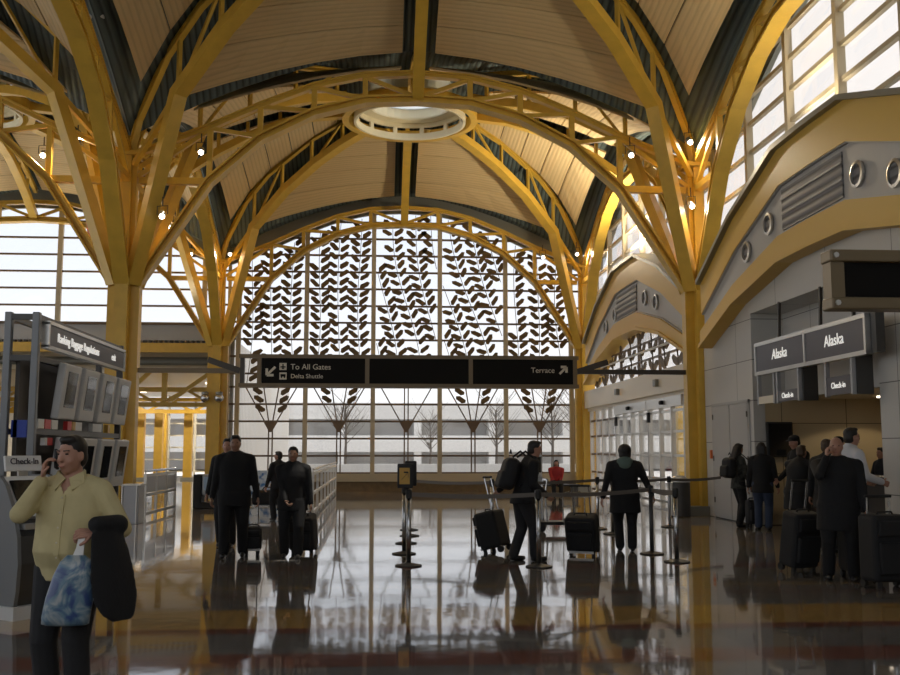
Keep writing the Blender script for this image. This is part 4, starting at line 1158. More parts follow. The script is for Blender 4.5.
def hand(mb, w, d, palm, s, curl=.5, side=1, grip=0):
    """palm and five fingers; d = pointing direction, palm = direction the palm faces, side = +1 thumb on palm x d side"""
    w, d, palm = V(w), V(d).normalized(), V(palm); palm = (palm - d * palm.dot(d)).normalized(); x = d.cross(palm).normalized() * side
    for k in range(4):
        q = (k - 1.5) * .019 * s
        mb.cap(w + x * q * .7, w + x * q + d * .085 * s, .0135 * s, .012 * s, 8, 2)
    for k, L in enumerate((.066, .078, .072, .055)):
        p = w + x * (1.5 - k) * .0195 * s + d * .088 * s; L *= s; a = curl * .7
        for j, f in enumerate((.45, .32, .28)):
            dd = (d * math.cos(a) + palm * math.sin(a)).normalized(); q = p + dd * L * f
            mb.cap(p, q, (.0095 - j * .001) * s, (.0088 - j * .001) * s, 7, 2); p = q; a += curl * (.9 + grip)
    p = w + x * .026 * s + d * .025 * s
    dd = (x * .75 + d * .6 + palm * .35).normalized(); q = p + dd * .042 * s; mb.cap(p, q, .013 * s, .011 * s, 7, 2)
    dd = (d * .8 + x * .2 + palm * .5).normalized(); mb.cap(q, q + dd * .033 * s, .0105 * s, .0085 * s, 7, 2)

def person(label, loc, rz, H=1.72, bulk=1.0, lean=0, feet=((-.1, .02), (.1, -.02)), hands=(None, None), poles=((-.3, -1, -.2), (.3, -1, -.2)),
           top='cloth_black', pants='cloth_black', skin='skin', hair='hair_dark', style='short', hem=.80, head_yaw=0, head_pitch=0, face=False, vox=.014,
           hand_dir=(None, None), palm=(None, None), curl=(.55, .55), collar=None, sit=0, belly=0, sleeve=1.0, fine=False, rolled=False):
    s = H / 1.75; bk = bulk
    t = thing('person', label, 'person', loc, rz)
    up = lambda z: V((0, math.sin(lean) * (z - .95 * s), .95 * s + (z - .95 * s) * math.cos(lean))) if z > .95 * s else V((0, 0, z))
    dz = -sit
    U = lambda x, y, z: up(z * s) + V((x * s, y * s, dz))
    sh = [U(-.172 * bk, 0, 1.405), U(.172 * bk, 0, 1.405)]
    hp = [V((-.09 * s * bk, 0, .90 * s + dz)), V((.09 * s * bk, 0, .90 * s + dz))]
    an = [V((f[0] * s, f[1] * s, (.085 + (f[2] if len(f) > 2 else 0)) * s)) for f in feet]
    kn = []
    for i in (0, 1):
        k, a = ik(hp[i], an[i], .43 * s, .41 * s, (0.05 * (1 if i else -1), 1, 0)); kn.append(k); an[i] = a
    hd = U(0, .035, 1.622)
    elb, wr = [], []
    for i in (0, 1):
        sg = 1 if i else -1
        tgt = hands[i] if hands[i] is not None else (sg * .27 * bk, .06, .84)
        tgt = V((tgt[0] * s, tgt[1] * s, tgt[2] * s + dz))
        e, w = ik(sh[i], tgt, .29 * s, .26 * s, poles[i]); elb.append(e); wr.append(w)
    def torso(mb, g, zlo=.86, zhi=1.47):
        secs = [(.84, .165, .115, 0), (.92, .17, .12, 0), (1.02, .158 + belly * .6, .112 + belly * .7, .01 + belly * .7), (1.14, .152 + belly * .5, .108 + belly * .6, .012 + belly * .6), (1.27, .170 + belly * .2, .118 + belly * .2, .01), (1.36, .172, .112, 0), (1.42, .140, .095, -.005), (1.47, .095, .078, -.008), (1.52, .06, .062, -.005)]
        rings = []
        for z, rx, ry, yo in secs:
            if z < zlo - .001 or z > zhi + .05: continue
            c = U(0, yo, z); rx = (rx * bk + g) * s; ry = (ry * (1 + (bk - 1) * .8) + g) * s
            rings.append([c + V((rx * math.cos(k * 2 * PI / 20), ry * math.sin(k * 2 * PI / 20), 0)) for k in range(20)])
        mb.loft(rings)
    def legs(mb, g, low=0.0):
        for i in (0, 1):
            a2 = an[i] + (kn[i] - an[i]) * low
            mb.cap(hp[i], kn[i], (.088 * bk + g) * s, (.060 + g) * s); mb.cap(kn[i], a2, (.058 + g) * s, (.043 + g * 1.3) * s)
    def arms(mb, g, low=1.0):
        for i in (0, 1):
            w2 = elb[i].lerp(wr[i], low)
            mb.cap(sh[i] + V((0, 0, -.01)), elb[i], (.060 * (.5 + bk / 2) + g) * s, (.045 + g) * s); mb.cap(elb[i], w2, (.043 + g) * s, (.030 + g) * s)
            mb.cap(U((.05 if i else -.05), -.01, 1.465), sh[i], (.045 + g * .6) * s, (.056 + g) * s)
    Rh = Matrix.Rotation(head_yaw, 3, 'Z') @ Matrix.Rotation(head_pitch, 3, 'X')
    Hd = lambda x, y, z: hd + Rh @ V((x * s, y * s, z * s))
    def E(mb, c, r, n=14): mb.ell(Hd(*c), [q * s for q in r], Rh, n, 10)
    b = MB(); torso(b, 0)
    if not rolled: legs(b, -.004)
    else: legs(b, -.004)
    arms(b, -.006)
    b.cap(U(0, -.01, 1.44), Hd(0, -.02, -.06), .06 * s, .056 * s)
    E(b, (0, -.012, .035), (.075, .095, .088)); E(b, (0, .012, -.03), (.066, .080, .085)); E(b, (0, .045, -.085), (.040, .036, .030))
    E(b, (0, .012, .0), (.071, .082, .10))
    b.cap(Hd(0, .088, .018), Hd(0, .108, -.022), .010 * s, .015 * s, 8, 2)
    for sg in (-1, 1):
        E(b, (sg * .076, -.005, -.005), (.010, .022, .032), 8); E(b, (sg * .028, .083, .034), (.024, .012, .009), 8)
        E(b, (sg * .036, .062, -.03), (.026, .024, .024), 8)
    if fine:
        E(b, (0, .094, -.058), (.024, .010, .007), 10); E(b, (0, .09, -.071), (.021, .011, .007), 10)
        for sg in (-1, 1): b.ell(Hd(sg * .012, .104, -.026), (.009 * s, .009 * s, .008 * s), Rh, 8, 6)
    for i in (0, 1):   # feet
        b.cap(an[i], an[i] + V((0, 0, -.03)) * s, .04 * s, .035 * s)
    me = remesh(b, vox, 3 if fine else 4)
    hm = MB()
    for i in (0, 1):
        sg = 1 if i else -1
        d = hand_dir[i] or (wr[i] - elb[i]); pl = palm[i] or V((-sg, .2, 0))
        hand(hm, wr[i] + V(d).normalized() * .012 * s, d, pl, s, curl[i], side=(1 if (V(d).cross(V(pl))).dot(V((0, 1, .3))) > 0 else -1))
    join_mesh(me, hm)
    body = mesh_part('body', me, skin, t)
    pm = MB(); torso(pm, .012, .84, 1.02); legs(pm, .026, .02); mesh_part('trousers', remesh(pm, vox, 4), pants, t)
    # jacket or shirt
    j = MB(); g = .022
    torso(j, g, .84, 1.43 if fine else 1.47)
    if hem < .84:
        r1, r2 = [], []
        for k in range(20):
            c, q = math.cos(k * 2 * PI / 20), math.sin(k * 2 * PI / 20)
            r1.append(V(((.172 * bk + g) * s * c, (.125 * bk + g) * s * q, .92 * s + dz))); r2.append(V(((.185 * bk + g) * s * c, (.14 * bk + g) * s * q, hem * s + dz)))
        j.loft([r2, r1])
    arms(j, .016, sleeve)
    j.cap(U(0, -.012, 1.44), U(0, -.008, 1.50), .078 * s, .070 * s)
    jme = remesh(j, vox, 3 if fine else 5)
    if fine:      # open V at the neck
        bm = bmesh.new(); bm.from_mesh(jme); kill = []
        for f in bm.faces:
            c = f.calc_center_median() / s
            if c.z > 1.385 and c.y > -.0 and abs(c.x) < (c.z - 1.385) * .62 or c.z > 1.505: kill.append(f)
        bmesh.ops.delete(bm, geom=kill, context='FACES'); bm.to_mesh(jme); bm.free()
    jk = mesh_part('shirt' if top in ('khaki', 'white_shirt') else 'jacket', jme, top, t)
    if collar:
        cm = MB(); q = []
        for rr, zz in ((.085, 1.44), (.10, 1.50), (.09, 1.515), (.072, 1.46)):
            q.append([U(rr * math.cos(k * PI / 10) , rr * math.sin(k * PI / 10) - .02, zz) for k in range(20)])
        cm.loft(q, closed=True, cap=False); mesh_part('collar', cm.mesh('c', smooth=True), collar, jk)
    for i in (0, 1):
        m = MB(); a = an[i]; f = V((.04 * (1 if i else -1), 1, 0)).normalized()
        toe = a + f * .15 * s; m.cap(V((a.x, a.y, a.z)) + V((0, -.03, -.045)) * s, V((toe.x, toe.y, a.z - .05 * s)), .042 * s, .036 * s, 10, 3)
        m.cap(a + V((0, -.01, 0)), a + V((0, -.015, -.04)) * s, .046 * s, .044 * s, 10, 3)
        mesh_part('shoe', remesh(m, .012, 2), 'shoe', t)
    if hair:
        m = MB()
        if style in ('short', 'long', 'cap'):
            m.ell(Hd(0, -.022, .048), (.083 * s, .096 * s, .088 * s), Rh, 16, 10); m.ell(Hd(0, -.045, -.01), (.078 * s, .07 * s, .085 * s), Rh, 16, 10)
            m.ell(Hd(0, .03, .105), (.062 * s, .055 * s, .028 * s), Rh, 12, 8)
        if style == 'long':
            for x in (-.05, -.025, 0, .025, .05): m.cap(Hd(x, -.06, .02), Hd(x * 1.3, -.085, -.24), .05 * s, .028 * s)
            for sg in (-1, 1): m.cap(Hd(sg * .07, -.01, .03), Hd(sg * .085, -.0, -.2), .03 * s, .022 * s)
        if style == 'bob':
            m.ell(Hd(0, -.03, .03), (.112 * s, .118 * s, .108 * s), Rh, 16, 10); m.ell(Hd(0, -.045, -.05), (.108 * s, .085 * s, .085 * s), Rh, 16, 10)
        if style == 'fringe':   # thin hair at the sides and back
            m.ell(Hd(0, -.05, -.005), (.080 * s, .062 * s, .06 * s), Rh, 16, 10)
        if style == 'hood':
            m.ell(Hd(0, -.03, .02), (.095 * s, .11 * s, .12 * s), Rh, 16, 10)
        mesh_part('hair', remesh(m, .009 if fine else .012, 3), hair, t)
    if style == 'cap':
        m = MB(); m.ell(Hd(0, -.01, .075), (.09 * s, .105 * s, .065 * s), Rh, 16, 8); m.ell(Hd(0, .10, .055), (.07 * s, .07 * s, .012 * s), Rh, 14, 6)
        mesh_part('cap', remesh(m, .01, 2), 'cloth_black', t)
    if face:
        for sg in (-1, 1):
            m = MB(); m.ell(Hd(sg * .031, .0815, .016), (.013 * s, .009 * s, .006 * s), Rh, 10, 6); mesh_part('eye', m.mesh('e', smooth=True), 'eye', t)
        m = MB(); m.ell(Hd(0, .098, -.062), (.024 * s, .009 * s, .005 * s), Rh, 10, 6); mesh_part('lips', m.mesh('l', smooth=True), 'lip', t)
        if fine:
            for sg in (-1, 1):
                m = MB(); m.cap(Hd(sg * .016, .093, .036), Hd(sg * .048, .08, .038), .0045 * s, .0035 * s, 8, 2); mesh_part('eyebrow', m.mesh('b', smooth=True), 'hair_dark', t)
    t['_'] = 0; del t['_']
    return dict(root=t, wr=wr, elb=elb, sh=sh, hd=hd, Hd=Hd, s=s, U=U)
def W(pd, p):     # local point of a person -> world
    r = pd['root']; return Matrix.Rotation(r.rotation_euler.z, 3, 'Z') @ V(p) + r.location

# -- man on the phone (front left); faces the camera, so his right hand is on the picture's left
g = at(72, 500, 6.25); g.z = 0
pm = person('man in a khaki shirt on the phone, holding a blue bag and black jacket', g, PI - .12, 1.635, 1.10,
            feet=((-.11, .03), (.11, -.03)), hands=((-.275, .26, 1.15), (.15, .11, 1.47)),
            poles=((-.7, -.7, -.8), (.36, .5, -1)), top='khaki', pants='cloth_dark', style='short', hem=.86, head_yaw=-.28, head_pitch=-.06, face=True, vox=.0075,
            hand_dir=(V((.9, .35, .0)), V((-.12, .02, 1))), palm=(V((-.1, -.75, -.7)), V((-.9, -.25, 0))), curl=(1.0, .75), belly=.035, fine=True, sleeve=.93)
# phone in the raised hand
w = W(pm, pm['wr'][0]); hdw = W(pm, pm['Hd'](.092, .03, -.02))
ph = MB(); ph.rbox((0, 0, 0), (.018, .05, .12), .006)
o = part('mobile_phone', ph, 'black', loc=(0, 0, 0)); o.location = hdw; o.rotation_euler = (.25, .1, PI - .0); tag(o, 'small dark phone held to the ear of the man in khaki', 'phone')
# buttons, collar of the shirt
sh_ = [c for c in pm['root'].children if c.name.startswith('shirt')][0]
ss = pm['s']
def front(z):
    q = [v.co.y for v in sh_.data.vertices if abs(v.co.x) < .02 and abs(v.co.z - z) < .012]
    return max(q) if q else .15
zz = [ss * (.86 + .037 * k) for k in range(15)]
pl = MB(); pl.loft([[V((x, front(z) + o, z)) for x, o in ((-.017, -.006), (.017, -.006), (.017, .0035), (-.017, .0035))] for z in zz])
mesh_part('placket', pl.mesh('p', smooth=False), 'khaki', sh_)
M['button'] = mat('pale_button', (.62, .56, .40), .3)
for k in range(6):
    z = ss * (1.36 - .092 * k); q = MB(); q.ell((0, front(z) + .004, z), (.0065, .003, .0065), None, 10, 6); mesh_part('button', q.mesh('b', smooth=True), 'button', sh_)
cm = MB()
for sg in (-1, 1):
    a, b_, c_, d_ = pm['U'](sg * .012, .075, 1.475), pm['U'](sg * .085, .02, 1.52), pm['U'](sg * .105, .06, 1.445), pm['U'](sg * .055, .125, 1.40)
    n = V((0, .012, .006)); cm.prism([a, b_, c_, d_], n)
    a, b_, c_, d_ = pm['U'](sg * .085, .02, 1.52), pm['U'](sg * .03, -.085, 1.53), pm['U'](sg * .04, -.10, 1.46), pm['U'](sg * .105, .06, 1.445)
    cm.prism([a, b_, c_, d_], V((sg * .008, 0, .006)))
mesh_part('shirt_collar', cm.mesh('c'), 'khaki', sh_)
# jacket over the bent arm
el, wv = pm['elb'][0], pm['wr'][0]
jm = MB()
Wp = lambda p: W(pm, p)
fw = V((0, .05, 0))
jm.cap(Wp(V((-.335, .12, 1.115))), Wp(V((-.265, .27, 1.125))), .060, .048, 14)
a0, a1 = V((-.36, .13, 1.08)), V((-.255, .30, 1.08))
rings = []
for k, (dz_, th, sp) in enumerate(((0, .075, 1.0), (-.11, .075, 1.25), (-.25, .075, 1.5), (-.38, .07, 1.55), (-.46, .05, 1.2), (-.50, .03, .7))):
    mid_ = (a0 + a1) / 2 + V((-.022 * k, 0, dz_)); hv = (a1 - a0) / 2 * sp
    ring_ = []
    for q in range(16):
        an_ = q * PI / 8; ring_.append(Wp(mid_ + hv * math.cos(an_) + V((.0, 1, 0)) * (th * math.sin(an_)) + V((0, .012 * math.sin(3 * an_ + k), 0))))
    rings.append(ring_)
jm.loft(rings)
jme = remesh(jm, .011, 4); loc_ = Wp(el.lerp(wv, .4)); 
for v in jme.vertices: v.co -= loc_
jme.materials.append(M['cloth_black']); o = bpy.data.objects.new('folded_jacket', jme); C.objects.link(o); o.location = loc_
tag(o, 'black jacket draped over the forearm of the man in khaki', 'jacket')
# plastic bag hanging from the same hand
hw = W(pm, pm['wr'][0] + V((.085, .045, -.03)))
t = thing('plastic_bag', 'blue and white plastic carrier bag hanging from the hand of the man in khaki', 'bag', hw)
bagm = mat('printed_plastic_bag', (.2, .4, .6), .3)
nt = bagm.node_tree; tcn = nt.nodes.new('ShaderNodeTexCoord'); nz = nt.nodes.new('ShaderNodeTexNoise'); nz.inputs['Scale'].default_value = 7; nz.inputs['Detail'].default_value = 3; nz.inputs['Distortion'].default_value = 1.2
rp = nt.nodes.new('ShaderNodeValToRGB'); rp.color_ramp.elements[0].position = .36; rp.color_ramp.elements[1].position = .62
rp.color_ramp.elements[0].color = (.035, .07, .20, 1); rp.color_ramp.elements[1].color = (.40, .43, .44, 1); e = rp.color_ramp.elements.new(.48); e.color = (.12, .21, .28, 1)
nt.links.new(tcn.outputs['Object'], nz.inputs['Vector']); nt.links.new(nz.outputs['Fac'], rp.inputs['Fac']); nt.links.new(rp.outputs['Color'], nt.nodes['Principled BSDF'].inputs['Base Color'])
bg = MB(); rings = []
for k, (z, rx, ry, xo) in enumerate(((-.13, .055, .03, .01), (-.17, .10, .05, .012), (-.26, .125, .075, 0), (-.40, .145, .085, -.015), (-.52, .15, .08, -.03), (-.565, .145, .06, -.035), (-.575, .12, .03, -.035))):
    rings.append([V((xo + rx * math.cos(q * PI / 14) * (1 + .05 * math.sin(5 * q * PI / 14 + k)), ry * math.sin(q * PI / 14) * (1 + .12 * math.sin(4 * q * PI / 14 + k * 1.3)), z)) for q in range(28)])
rings = [[V((p.x * .9 - .02, p.y * .9, (p.z + .13) * .88 - .09)) for p in r] for r in rings]
bg.loft(rings); part('bag_body', bg, bagm, t, local=True, smooth=True)
hm_ = MB(); hm_.loft([[V((x, y, z)) for x, y in ((c - w_, -.006), (c + w_, -.006), (c + w_, .006), (c - w_, .006))] for c, w_, z in ((.02, .016, .02), (.012, .022, -.05), (.0, .03, -.10), (-.01, .045, -.13))])
part('bag_handle', hm_, 'white', t, local=True)

# -- the two men walking towards the camera, and the people behind them
g = gp(233, 557)
person('tall man in a dark jacket walking ahead with a small rolling case', g, PI + .05, 1.77, 1.24, feet=((-.13, -.05), (.12, .12)), hands=((-.34, .05, .82), (.33, -.05, .80)), face=True, hem=.72, head_yaw=.0, hair='hair_dark', style='short', skin='skin_dark')
g = at(228, 450, 16.6); g.z = 0
person('person almost hidden behind the tall walking man', g, PI - .1, 1.74, 1.12, feet=((-.1, .05), (.1, -.08)), hair='hair_dark', face=True, hem=.74, head_yaw=.1)
g = gp(291.5, 558)
person('stocky short-haired man in a dark jacket walking with a hand held at his belt', g, PI, 1.60, 1.22, feet=((-.11, .1), (.12, -.06)), hands=((-.30, .06, .80), (.10, .22, .90)), face=True, hem=.74, style='short', skin='skin_dark', pants='cloth_black', top='cloth_black', curl=(.7, .8), hand_dir=(None, V((-.5, .4, -.6))))
g = at(279, 450, 22.6); g.z = 0
person('person in a black jacket standing by the low cart', g, .6, 1.52, 1.05, hands=((-.3, .12, .78), (.28, .3, .9)), head_yaw=.6)
# -- man with backpack, seen from the side facing right
g = gp(523, 561)
bp = person('dark-haired man in black with a backpack, pulling a wide suitcase', g, -PI / 2 + .15, 1.70, 1.18, lean=.24, feet=((-.08, -.12), (.08, .16)), hands=((-.30, -.42, .86), (.2, .3, .95)), face=True, head_yaw=-.1, head_pitch=-.12, hem=.82, pants='cloth_dark')
def backpack(pd, label, m1='case_black', sc=1.0, lean_by=0):
    s = pd['s'] * sc; r = pd['root']; loc = W(pd, pd['U'](0, -.235, 1.04))
    t = thing('backpack', label, 'backpack', loc, r.rotation_euler.z)
    lean_ = .1 + lean_by
    m = MB(); m.rbox((0, .01, .20 * s), (.34 * s, .22 * s, .44 * s), .10 * s, rx=-lean_, seg=5); part('main_bag', m, m1, t, local=True)
    m = MB(); m.rbox((0, -.10 * s, .13 * s), (.26 * s, .09 * s, .24 * s), .04 * s, rx=-lean_); part('front_pocket', m, m1, t, local=True)
    for sg in (-1, 1):
        m = MB(); m.tube([(sg * .1, .1, .42 * s), (sg * .13, .22, .5 * s), (sg * .13, .40, .36 * s), (sg * .15, .34, .16 * s), (sg * .14, .12, .04 * s)], .016, 6); part('strap', m, m1, t, local=True)
    m = MB(); m.tube([(-.04, .04, .47 * s), (0, .04, .52 * s), (.04, .04, .47 * s)], .01, 6); part('top_loop', m, m1, t, local=True)
backpack(bp, 'large black backpack on the back of the dark-haired man', sc=1.08, lean_by=.2)
# -- woman with green hood, from behind
g = gp(626, 551)
wm = person('woman in a dark coat with a grey-green hood, seen from behind', g, -.15, 1.64, 1.28, feet=((-.09, .04), (.1, -.06)), hands=((-.38, -.08, .84), (.46, .10, .90)), hem=.62, style='bob', hair='hair_dark', head_yaw=.3, collar='green_hood', pants='cloth_black', top='cloth_black')
hm_ = MB(); hm_.ell(wm['U'](0, -.10, 1.47), (.13, .07, .075), Matrix.Rotation(.5, 3, 'X'), 14, 8); hm_.ell(wm['U'](.0, -.13, 1.42), (.10, .05, .08), None, 14, 8)
mesh_part('hood', remesh(hm_, .012, 4), 'green_hood', wm['root'])
# -- seated person in red at the window
g = at(556, 450, 34.0); g.z = 0
person('person with a red coat sitting in front of the far window', g, PI - .1, 1.66, 1.25, feet=((-.12, .46), (.12, .46)), hands=((-.12, .3, .98), (.12, .3, .98)), sit=.44, top='red_coat', face=True, style='long', hem=.84, vox=.018)
bn = thing('low_bench', 'low dark bench under the far window holding the person in red', 'bench', (g.x, g.y + .05, 0))
m = MB(); m.rbox((0, .05, .36), (1.6, .45, .06), .015); part('seat', m, 'dark_wood', bn, local=True)
for x in (-.7, .7):
    m = MB(); m.box((x, .05, .165), (.06, .4, .33)); part('leg', m, 'rack', bn, local=True)
# -- queue at the ticket office
g = gp(739, 527); g.x = 7.28
p_ = person('slim woman with long hair and a black backpack beside the grey door', g, -PI / 2 + .25, 1.68, .92, feet=((-.07, .06), (.07, -.05)), style='long', hair='hair_dark', top='camo', hem=.80, head_pitch=-.3, hands=((-.25, .15, .85), (.25, .15, .82)))
backpack(p_, 'black backpack worn by the slim long-haired woman')
g = gp(766, 530); g.x -= .04
person('long-haired person in blue jeans standing at the office opening', g, -.5, 1.70, 1.08, style='long', pants='jeans', hem=.74, top='cloth_black')
g = at(795, 450, 16.4); g.z = 0
person('person in a black coat bending over a bag in the queue', g, -.9, 1.66, 1.2, lean=.30, feet=((-.1, 0), (.1, .1)), hands=((-.1, .5, .8), (.2, .5, .78)), hem=.60, hair='hair_brown')
g = at(836, 450, 11.9); g.z = 0
person('large bald man in a black coat with a hand at his face', g, PI - .35, 1.71, 1.34, feet=((-.14, .05), (.14, -.05)), hands=((-.30, .12, .84), (.13, .15, 1.49)), poles=((-1, -.3, -.5), (.5, .4, -1)), hem=.60, style='fringe', hair='hair_brown', face=True, head_yaw=-.1, hand_dir=(None, V((-.12, .02, 1))), palm=(None, V((-.9, -.25, 0))), curl=(.6, .7), vox=.012)
g = at(850, 450, 13.6); g.z = 0
person('dark-haired man in a white shirt facing the ticket counter', g, -PI / 2 + .1, 1.86, 1.1, style='short', top='white_shirt', hem=.84, hands=((-.2, .3, 1.05), (.2, .3, 1.05)), face=True)
g = at(826, 450, 15.2); g.z = 0
person('brown-haired person in black behind the bald man', g, -.7, 1.72, 1.1, style='short', hair='hair_brown', hem=.66)
g = at(838, 450, 17.0); g.z = 0
person('person in a dark knitted cap standing between the bald man and the counter', g, -1.1, 1.78, 1.1, style='cap', hem=.66)
g = V((8.02, 18.6, 0))
person('man in a peaked cap leaning towards the queue by the flight board', g, PI / 2 + .2, 1.84, 1.15, lean=.22, feet=((-.1, -.05), (.1, .05)), style='cap', hem=.7, head_pitch=-.2, hands=((-.25, .35, .95), (.25, .35, .95)))
g = at(882, 450, 17.0); g.x = 10.0; g.y = 18.2; g = at(882, 450, 19.0); g.z = 0
person('agent with dark hair standing behind the ticket counter', g, PI / 2 + .3, 1.60, 1.0, style='short', hair='hair_dark', face=True, hands=((-.2, .3, 1.08), (.2, .3, 1.08)), top='cloth_navy')
WORLD, SUN, EXPO = .78, 2.6, 0.64
# ================================================================== lamps of the hall, with added fill lamps
def lamp(px, py, Y, label, e=260, aim=(.1, -.85, -.75), tint=(1, .82, .58)):
    p = at(px, py, Y); d = V(aim).normalized()
    t = thing('spotlight', label, 'spotlight', p, group='spotlights on the column trees')
    q = V((0, 0, 1)).rotation_difference(-d).to_matrix()
    def L(pr):
        m = MB(); m.lathe(pr, n=16); m.v = [tuple(q @ V(v)) for v in m.v]; return m
    part('housing', L([(.065, -.02), (.075, -.02), (.08, .08), (.065, .16), (.04, .2), (.001, .2)]), 'silver', t, local=True, smooth=False)
    part('lamp_lens', L([(.001, -.04), (.058, -.04), (.058, -.022), (.001, -.022)]), 'lens', t, local=True)
    m = MB(); a = q @ V((.12, 0, .08)); b = q @ V((-.12, 0, .08)); m.tube([a, a + V((0, 0, .2)), b + V((0, 0, .2)), b], .012, 6); m.tube([(a + b) / 2 + V((0, 0, .2)), (a + b) / 2 + V((0, 0, .42))], .015, 6)
    part('yoke', m, 'dark', t, local=True)
    ld = bpy.data.lights.new('spot_lamp', 'SPOT'); ld.energy = e * LAMP; ld.color = tint; ld.spot_size = 2.4; ld.spot_blend = .8; ld.shadow_soft_size = .09
    lo = bpy.data.objects.new('spot_lamp', ld); C.objects.link(lo); lo.parent = t; lo.location = d * .07; lo.rotation_euler = V((0, 0, -1)).rotation_difference(d).to_euler()
LAMP = .6
lamp(201, 152, 23.6, 'lit spotlight on the arch brace right of the left near column, uppermost there')
lamp(162, 216, 23.2, 'lit spotlight low in the branches of the left near column')
lamp(168, 226, 24.8, 'spotlight just below another in the branches of the left near column')
lamp(77, 143, 24.3, 'lit spotlight in the left side bay, higher of two')
lamp(43, 155, 24.3, 'lit spotlight in the left side bay, lower of two')
lamp(631, 155, 23.7, 'lit spotlight at the arch left of the right near column')
lamp(690, 142, 23.6, 'lit spotlight at the head of the right near column')
lamp(692, 206, 23.4, 'small lamp in the branches of the right near column')
lamp(230, 254, 37.2, 'lit spotlight in the branches of the left window column, nearer the hall middle')
lamp(191, 254, 37.2, 'lit spotlight on the outer side of the left window column')
lamp(577, 254, 37.2, 'lit spotlight in the branches of the right window column')
lamp(543, 257, 37.4, 'lit spotlight on the arch left of the right window column')
# upward lamps sitting in the crowns of the columns
def uplight(c, off, label, e, tint=(1, .80, .52)):
    p = V((c[0] + off[0], c[1] + off[1], 5.55))
    t = thing('uplight', label, 'uplight', p, group='upward lamps in the column crowns')
    m = MB(); m.lathe([(.001, -.14), (.09, -.14), (.14, .06), (.14, .1), (.12, .1), (.1, -.02), (.001, -.02)], n=16); part('bowl', m, 'silver', t, local=True)
    m = MB(); m.lathe([(.001, .0), (.1, .0), (.1, .02), (.001, .02)], n=16); part('lamp_lens', m, 'lens', t, local=True)
    m = MB(); m.tube([(0, 0, -.12), (-off[0] * .4, -off[1] * .4, -.2), (-off[0], -off[1], -.2)], .02, 6); part('arm', m, 'yellow', t, local=True)
    ld = bpy.data.lights.new('up_lamp', 'SPOT'); ld.energy = e * UPL; ld.color = tint; ld.spot_size = 2.7; ld.spot_blend = .9; ld.shadow_soft_size = .12
    lo = bpy.data.objects.new('up_lamp', ld); C.objects.link(lo); lo.parent = t; lo.location = (0, 0, .06); lo.rotation_euler = (PI, 0, 0)
# unseen floodlights added on the pavilion ledges, throwing warm light up into the vaults
def flood(p, aim, label, e, tint=(1, .85, .60)):
    p = V(p); d = V(aim).normalized()
    t = thing('fill_floodlight', label, 'fill_floodlight', p, group='added fill floodlights on the ledges')
    q = V((0, 0, 1)).rotation_difference(d).to_matrix()
    def R(mb): mb.v = [tuple(q @ V(v)) for v in mb.v]; return mb
    m = MB(); m.rbox((0, 0, -.06), (.5, .3, .12), .02); part('housing', R(m), 'rack', t, local=True)
    m = MB(); m.box((0, 0, .005), (.46, .26, .01)); part('lamp_lens', R(m), 'lens', t, local=True)
    m = MB(); m.bar((0, 0, -.1), (0, 0, -.2), .05, .05); part('stand', m, 'rack', t, local=True)
    ld = bpy.data.lights.new('fill_flood_lamp', 'SPOT'); ld.energy = e * FLOOD; ld.color = tint; ld.spot_size = 2.75; ld.spot_blend = .7; ld.shadow_soft_size = .25
    lo = bpy.data.objects.new('fill_flood_lamp', ld); C.objects.link(lo); lo.parent = t; lo.location = d * .05; lo.rotation_euler = V((0, 0, -1)).rotation_difference(d).to_euler()
FLOOD = .72
for yc, s_, nm in ((YCF, .2, 'far arch, front'), (YCF, 1.5, 'far arch, back'), (YCN, .3, 'near arch, front'), (YCN, 1.3, 'near arch, back')):
    flood((8.12, yc + s_, 7.56), (-.55, 0, 1), f'floodlight added on the pavilion ledge of the {nm}', 880 if yc > 20 else 120)
for x, e in ((-15.5, 240), (-9.6, 320)):  # more added floodlights, on the low roof edge
    flood((x, YW - .35, 6.65), (.1, -.7, 1), 'floodlight added on the low roof edge under the barred window, ' + ('far from' if x < -12 else 'near') + ' the window column', e)
# added fill lamps under the low ceiling of the back hall
for i, (x, y) in enumerate(((-8.2, 48.5), (-8.2, 56), (-13, 48.5), (-13, 56))):
    m = MB(); m.lathe([(.001, 0), (.16, 0), (.16, -.05), (.001, -.05)], n=16); o = part('hall_fill_lamp', m, 'lens_fill', loc=(0, 0, 0)); o.location = (x, y, 4.74 if y > 41 else 5.5)
    tag(o, 'round fill lamp added under the low ceiling of the back hall', 'light', 'added back hall lamps')
    ld = bpy.data.lights.new('hall_fill_light', 'SPOT'); ld.energy = 480; ld.color = (1, .84, .58); ld.spot_size = 2.9; ld.shadow_soft_size = .15
    lo = bpy.data.objects.new('hall_fill_light', ld); C.objects.link(lo); lo.parent = o; lo.location = (0, 0, -.08)
for y in (13.5, 16.6, 19.3):  # light from the added office lamps
    ld = bpy.data.lights.new('office_fill_light', 'SPOT'); ld.energy = 16; ld.color = (1, .80, .52); ld.spot_size = 2.4; ld.shadow_soft_size = .1
    lo = bpy.data.objects.new('office_fill_light', ld); C.objects.link(lo); lo.location = (10.0, y, 2.55)
